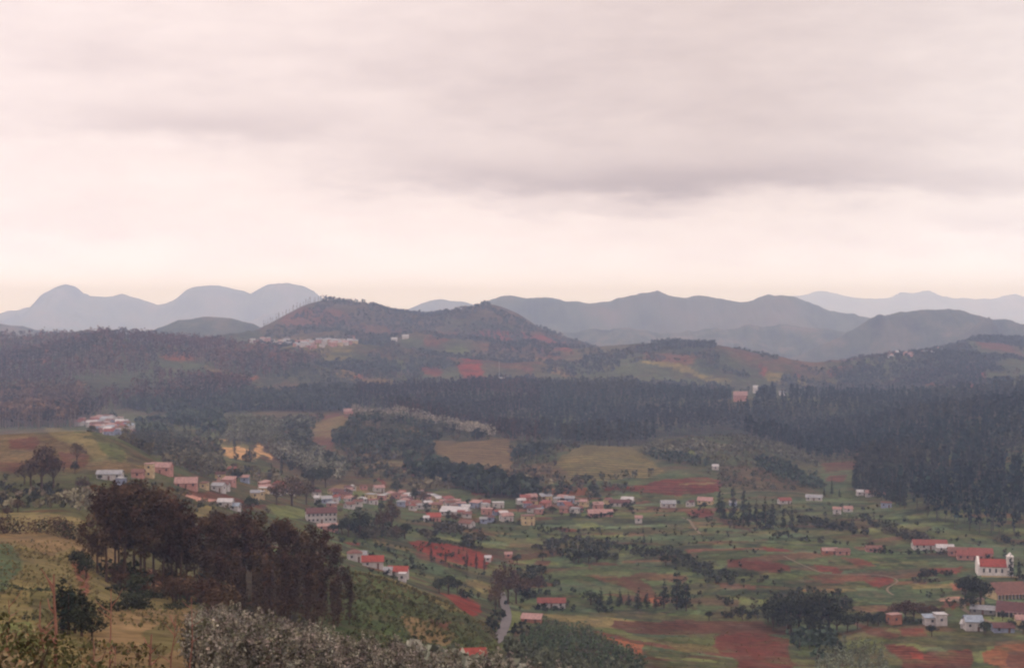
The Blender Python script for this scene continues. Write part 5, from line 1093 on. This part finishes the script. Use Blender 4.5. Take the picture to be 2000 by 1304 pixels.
house(924,1302,5,4,2.4,R(10),'bright','earth','gable',1.4,'little red-roofed hut at the bottom among silvery shrubs')
house(1656,1000,6,5,2.4,0,'pink','white','gable',1.6,'lone pale hut in the green field below the pine edge')
house(1397,918,5,4,3,0,'white','white','gable',1.6,'lone white hut on the side of the rounded knoll')
house(1590,978,12,7,2.6,R(-14),'grey','white','gable',1.8,'grey-white roofed house at the end of the knoll path')
house(1378,985,11,7,3,R(-20),'pink','cream','gable',2.2,'pinkish house with pale end wall left of the tall pines')
house(1532,984,9,6,2.6,R(10),'red','white','gable',1.8,'red-roofed house behind the cluster of tall pines')
house(1682,968,7,5,2.8,R(0),'white','white','gable',1.5,'white cottage at the foot of the pine slope')
house(1702,970,9,6,2.8,R(-8),'pink','white','gable',1.7,'pinkish cottage next to the white one at the foot of the pine slope')
house(1722,967,6,5,2.5,R(-8),'maroon','pink','gable',1.4,'small maroon-roofed hut, last at the foot of the pine slope')
# right hand group: church and schools
house(1815,1074,20,8,2.6,R(-4),'red','white','gable',2.6,'long red-roofed house with white wall standing above the lower fields')
house(1845,1078,10,6,2.4,R(-6),'white','white','gable',1.6,'white-roofed house adjoining the long red-roofed one')
house(1895,1094,15,8,2.8,R(-12),'red','pink','gable',2.4,'red-roofed building just behind and left of the church')
house(1915,1090,13,8,3,R(-12),'red','pink','gable',2.4,'red-roofed building directly behind the church nave')
house(1872,1086,12,7,2.6,R(-12),'rust','pink','gable',2.0,'rust-roofed building farthest left behind the church')
ch = link(bpy.data.objects.new('church', None), category='church', label='white church with bright red roof and a square white bell tower')
_x, _y, _z = hit(1942, 1127); _y += 8; _x = _x*_y/(_y-8); ch.location = (_x, _y, gz(_x, _y-3)); ch.rotation_euler = (0, 0, R(-10))
b = B().box(-8.5, 6, -4, 4, -1.5, 5)
b.poly([(-8.5, -4, 5), (-8.5, 0, 8.3), (-8.5, 4, 5)]).poly([(6, -4, 5), (6, 4, 5), (6, 0, 8.3)]); b.obj('nave', WALLS['bright'], ch)
r = B()
for sg in (-1, 1): r.poly([(-8.3, sg*4.4, 4.8), (6, sg*4.4, 4.8), (6, 0, 8.5), (-8.3, 0, 8.5)]).poly([(-8.3, sg*4.4, 4.65), (6, sg*4.4, 4.65), (6, 0, 8.35), (-8.3, 0, 8.35)])
r.obj('roof', ROOFS['bright'], ch)
b = B().box(-9.4, -8.4, -4.7, 4.7, -1.4, 6.2); b.poly([(-9.4, -4.7, 6.2), (-9.4, 4.7, 6.2), (-9.4, 1.2, 9.6), (-9.4, -1.2, 9.6)]).poly([(-8.4, -4.7, 6.2), (-8.4, 4.7, 6.2), (-8.4, 1.2, 9.6), (-8.4, -1.2, 9.6)]).poly([(-9.4, -4.7, 6.2), (-8.4, -4.7, 6.2), (-8.4, -1.2, 9.6), (-9.4, -1.2, 9.6)]).poly([(-9.4, -1.2, 9.6), (-8.4, -1.2, 9.6), (-8.4, 1.2, 9.6), (-9.4, 1.2, 9.6)])
b.obj('front_gable', WALLS['bright'], ch)
tw = B().box(6.1, 9.3, -4.8, -1.4, -1.5, 10.5).obj('bell_tower', WALLS['bright'], ch)
B().box(5.9, 9.5, -5, -1.2, 10.503, 10.9).obj('cornice', WALLS['bright'], tw)
B().poly([(6.3, -4.6, 10.9), (9.1, -4.6, 10.9), (7.7, -3.1, 13)]).poly([(9.1, -4.6, 10.9), (9.1, -1.6, 10.9), (7.7, -3.1, 13)]).poly([(9.1, -1.6, 10.9), (6.3, -1.6, 10.9), (7.7, -3.1, 13)]).poly([(6.3, -1.6, 10.9), (6.3, -4.6, 10.9), (7.7, -3.1, 13)]).obj('pinnacle', WALLS['bright'], tw)
for zz_ in (3, 8): B().box(7.3, 8.1, -4.85, -4.7, zz_, zz_+1.5).obj('window', GLASS, tw)
for i in range(4): B().box(-6.6+i*3.2, -5.6+i*3.2, -4.06, -3.9, 1.6, 3.8).obj('window', GLASS, ch)
b = B().box(-8, 13, -8.2, -7.9, -2.2, .6)
b.obj('forecourt_wall', WALLS['cream'], ch)
def colonnade(u, v, w, d, h, rot, roof, label, n):
    e = house(u, v, w, d, h, rot, roof, 'cream', 'gable', d*.34, label, nwin=0, name='school_building', cat='building')
    for i in range(n):
        cx = -w/2+(i+.5)*w/n; B().box(cx-.6, cx+.6, -d/2-.05, -d/2+.02, .1, h-.5).obj('window', GLASS, e)
    for i in range(n+1):
        cx = -w/2+i*w/n; B().box(cx-.16, cx+.16, -d/2-1.35, -d/2-1.05, -1, h-.3).obj('column', WALLS['white'], e)
    s = h-.25; B().poly([(-w/2-.4, -d/2-1.6, s-.25), (w/2+.4, -d/2-1.6, s-.25), (w/2+.4, -d/2-.3, s+.25), (-w/2-.4, -d/2-.3, s+.25)]).obj('verandah_roof', ROOFS[roof], e)
colonnade(1966,1170,17,13,3.0,R(9),'rust','big red-brown roofed hall with a white colonnade, in front of the church',9)
colonnade(1985,1206,17,10,3.0,R(-24),'maroon','maroon-roofed hall with a pale colonnade, nearest the right edge',9)
house(1912,1180,4,4,2.4,0,'pink','cream','flat',None,'tiny cream hut between the dark trees and the colonnaded halls')
house(1920,1200,11,5,2.4,R(-22),'grey','grey','gable',1.5,'grey-roofed shed on the slope left of the maroon-roofed hall')
house(1836,1222,5.2,5,5.2,R(2),'white','white','flat',None,'square white block, taller half of the white pair behind the round tree')
house(1818,1221,6.5,5,3.6,R(2),'blue','white','shed',.8,'lower bluish white half of the white pair behind the round tree')
house(1900,1232,7.6,6,4.4,R(-4),'blue','white','gable',2.2,'pale blue-roofed house beside the second round tree at the lower right')
house(1889,1228,4.5,5,2.2,R(-36),'white','white','gable',1.4,'slanting white shed touching the pale blue-roofed house')
house(1958,1236,9,6,2.4,R(-4),'maroon','blue','gable',1.6,'maroon-roofed cottage right of the pale blue-roofed house')
house(1996,1222,6,6,2.6,R(-10),'pink','cream','gable',1.6,'pale cottage cut by the right edge below the maroon hall')
house(1746,1220,6,4,4.6,R(20),'earth' if 'earth' in ROOFS else 'pink','earth','flat',None,'roofless reddish brick house being built by the dark trees')
house(1620,1083,9,5,2.2,R(3),'pink','earth','gable',1.4,'left one of two pinkish field huts in the valley fields')
house(1645,1084,8,5,2.2,R(3),'rust','pink','gable',1.4,'middle pinkish field hut in the valley fields')
house(1706,1078,9,5,2.2,R(-3),'rust','pink','gable',1.4,'rust-roofed field hut set apart in the valley fields')
# far buildings
house(1446,784,19,10,8,R(-5),'pink','pink','gable',5,'large pink building in a clearing of the pine forest')
house(1476,768,9,8,10,R(0),'white','white','gable',4,'tall white building above the large pink one in the pine forest')
house(1528,772,11,8,5,R(0),'grey','white','gable',3,'small white house at the far side of the pine clearing')
house(980,748,12,9,6,R(0),'white','white','gable',3,'white house at the foot of the mast on the hill')
house(1003,756,16,9,4,R(-8),'white','white','gable',3,'long white shed just below the house at the mast')
house(681,809,13,8,4.5,R(4),'pink','pink','gable',3,'pink house at the end of the pale ridge')
house(770,667,13,9,5,0,'white','white','gable',3,'white house on the shoulder of the long hill, left of two')
house(792,662,14,9,5,0,'white','white','gable',3,'white house on the shoulder of the long hill, right of two')
m_ = link(bpy.data.objects.new('radio_mast', None), category='mast', label='thin white mast rising above the white house on the hill')
_x, _y, _z = hit(975, 747); m_.location = (_x, _y, _z); B().box(-.6, .6, -.6, .6, -2, .4).obj('base', WALLS['grey'], m_)
B().box(-.22, .22, -.22, .22, .4, 36*_y/2300).obj('pole', WALLS['white'], m_); B().box(-1.2, 1.2, -.12, .12, 28, 28.3).obj('crossbar', WALLS['white'], m_)
# crowded rows of houses
TAKEN = []
def crowd(poly, n, w0, w1, y0, y1, seed, roofs, walls, phrase, group, gap=.8, pend=True, h0=2.6, h1=4.):
    r = np.random.RandomState(seed); P = np.array(poly, float); k = 0; tries = 0
    while k < n and tries < n*80:
        tries += 1
        u = r.uniform(P[:, 0].min(), P[:, 0].max()); v = r.uniform(P[:, 1].min(), P[:, 1].max())
        if not inpoly(np.array([u]), np.array([v]), poly)[0]: continue
        x, y, z = hit(u, v)
        if not y0 < y < y1: continue
        w = r.uniform(w0, w1); d = w*r.uniform(.55, .8)
        if any(math.hypot(x-a, y-b) < (w+c)*.5*gap for a, b, c in TAKEN): continue
        TAKEN.append((x, y, w)); rf = roofs[r.randint(len(roofs))]; wl = walls[r.randint(len(walls))]
        tone = dict(red='red-roofed', bright='bright red-roofed', rust='rust-roofed', maroon='maroon-roofed', pink='faded pink-roofed', grey='grey-roofed', white='white-roofed', blue='bluish-roofed')[rf]
        size = 'small' if w < w0+(w1-w0)*.4 else 'broad' if w > w0+(w1-w0)*.75 else 'plain'
        lead = f'{size} {tone} {wl} {phrase}'
        house(u, v, w, d, r.uniform(h0, h1), r.normal()*.45, rf, wl, ['gable', 'gable', 'gable', 'hip', 'shed', 'flat'][r.randint(6)], None, None if pend else lead, lead, group)
        k += 1
    print('crowd', k, 'of', n)
for o_ in list(bpy.data.objects):
    if o_.name.split('.')[0] in ('house', 'school_building', 'church'): TAKEN.append((o_.location.x, o_.location.y, 10))
VR = ['rust','rust','maroon','pink','pink','red','white','grey','white','grey']; VW = ['white','white','pink','cream','blue','white']
crowd([(625,966),(700,955),(740,960),(830,965),(850,975),(905,985),(990,1005),(1000,1022),(940,1025),(860,1005),(800,1000),(740,990),(650,1000),(625,985)], 62, 4.5, 8.3, 700, 1250, 301, VR, VW, 'village house', 'houses of the main village')
crowd([(1005,976),(1080,978),(1120,980),(1190,985),(1170,1004),(1090,1003),(1050,1008),(1020,992)], 24, 5, 8.6, 800, 1300, 302, VR, VW, 'row house', 'houses of the row east of the village')
crowd([(200,930),(340,940),(480,930),(600,950),(700,960),(640,1000),(560,975),(420,975),(330,965),(200,955)], 12, 5, 8, 550, 1300, 311, VR, VW, 'scattered cottage', 'cottages scattered on the slope above the grove', 1.5)
crowd([(1240,975),(1400,985),(1560,985),(1740,975),(1740,1000),(1500,1010),(1250,1005)], 4, 5, 8, 700, 1300, 312, VR, VW, 'outlying cottage', 'outlying cottages in the fields', 1.5)
crowd([(470,905),(500,912),(580,950),(590,975),(520,975),(450,950),(430,935)], 10, 6, 9, 600, 1300, 303, ['red','rust','pink'], ['pink','earth','white'], 'hillside cottage', 'cottages on the red hillside')
crowd([(148,822),(170,818),(230,822),(258,836),(262,850),(215,850),(185,840),(150,832)], 40, 8, 13, 1000, 2100, 304, ['pink','red','white','grey','pink','rust','blue'], ['white','white','pink','blue'], 'hamlet house', 'houses packed beyond the terraced hillock', .75, True, 4, 6)
crowd([(478,668),(520,665),(560,668),(640,668),(692,664),(698,674),(640,680),(620,684),(560,678),(500,676)], 52, 9, 14, 2200, 3700, 305, ['grey','grey','pink','grey','rust'], ['pink','white','pink','cream'], 'house of the hill village', 'houses of the village high on the hill', .8, True, 5, 7)
crowd([(1738,694),(1790,688),(1850,684),(1862,688),(1800,696),(1740,700)], 14, 11, 16, 2300, 3600, 306, ['white','pink','grey'], ['white','pink'], 'house along the right ridge', 'houses strung along the right ridge', .8, True, 4, 6)
crowd([(680,1095),(700,1090),(720,1095),(715,1104),(690,1104)], 2, 6, 8, 500, 800, 307, ['grey','rust'], ['white'], 'farm outhouse', 'farm outhouses by the pale gums')

# ------------------------------------------------------------------ labels for everything placed by the dozen
MARKS = [('the long white building',627,1010),('the white-roofed hall',890,1000),('the cream yellow cube house',1031,1018),('the bright red field',880,1080),('the two red-roofed farmhouses',755,1112),
 ('the road bend',980,1210),('the long low cottage',1077,1180),('the grey-roofed house in the fields',1305,985),('the tall pines',1480,1000),('the church',1942,1110),('the colonnaded halls',1975,1185),('the white pair of blocks',1828,1218),
 ('the field huts',1640,1080),('the rounded knoll',1420,900),('the tan terraces',920,890),('the wide straw-coloured terraces',1170,905),('the pale ridge',780,815),('the sandy clearings',470,885),('the terraced hillock',200,880),('the near red hillock',60,880),
 ('the tall cream block',295,925),('the chapel spire',427,945),('the broad pink-roofed house',364,948),('the trimmed hedge',240,1188),('the thick curving hedge',80,1035),('the pale green pasture',60,1120),('the pink furrowed plot',160,1130),('the white dead stick',196,1262),
 ('the bare reddish trunk',108,1200),('the grassy shoulder',820,1200),('the young plantation',1160,1260),('the pine slope',1780,960),('the lone pale hut',1656,996),('the plain white square house',973,988),('the dark maroon-roofed house',1210,985),('the orange-red roofed house',847,1014),
 ('the reddish unfinished house',1746,1215),('the dark valley scrub',1350,1100),('the dark hill crest',640,600),('the white houses on the shoulder',780,664),('the hill village meadow',580,676),('the middle of the far hamlet',205,835),('the yellow strip field',1820,1140),('the long red-roofed house',1815,1070)]
lab = {}
for e, u, v, lead, group in PENDING:
    best = min(MARKS, key=lambda m: (m[1]-u)**2+((m[2]-v)*1.8)**2); du, dv = u-best[1], (v-best[2])*1.8
    rel = ('right of' if du > 0 else 'left of') if abs(du) > abs(dv) else ('in front of' if dv > 0 else 'beyond')
    far = 'well ' if math.hypot(du, dv) > 75 else 'just ' if math.hypot(du, dv) < 30 else ''
    lab.setdefault((f'{lead}, {far}{rel} {best[0]}', group), []).append((e, u, v))
ORD = ['leftmost', 'second from the left', 'third from the left', 'fourth from the left', 'fifth from the left', 'sixth from the left', 'seventh from the left', 'eighth from the left', 'ninth from the left', 'tenth from the left', 'eleventh from the left', 'twelfth from the left']
for (text, group), lst in lab.items():
    lst.sort(key=lambda t: t[1])
    for i, (e, u, v) in enumerate(lst):
        s = text
        if 1 < len(lst) <= 12:
            s = text+(f', {ORD[i]}' if i < len(lst)-1 or len(lst) > 2 else ', rightmost')
            if len(lst) == 2 and i == 0: s = text+', leftmost'
            if len(lst) > 2 and i == len(lst)-1: s = text+', rightmost'
        wd = s.split()
        e['label'] = s if len(wd) <= 16 else ' '.join(w_ for w_ in wd if w_ not in ('the', 'and', 'a'))
        if len(e['label'].split()) > 16:
            e['label'] = ' '.join(e['label'].replace(' from left', ' from left').split()[:16])
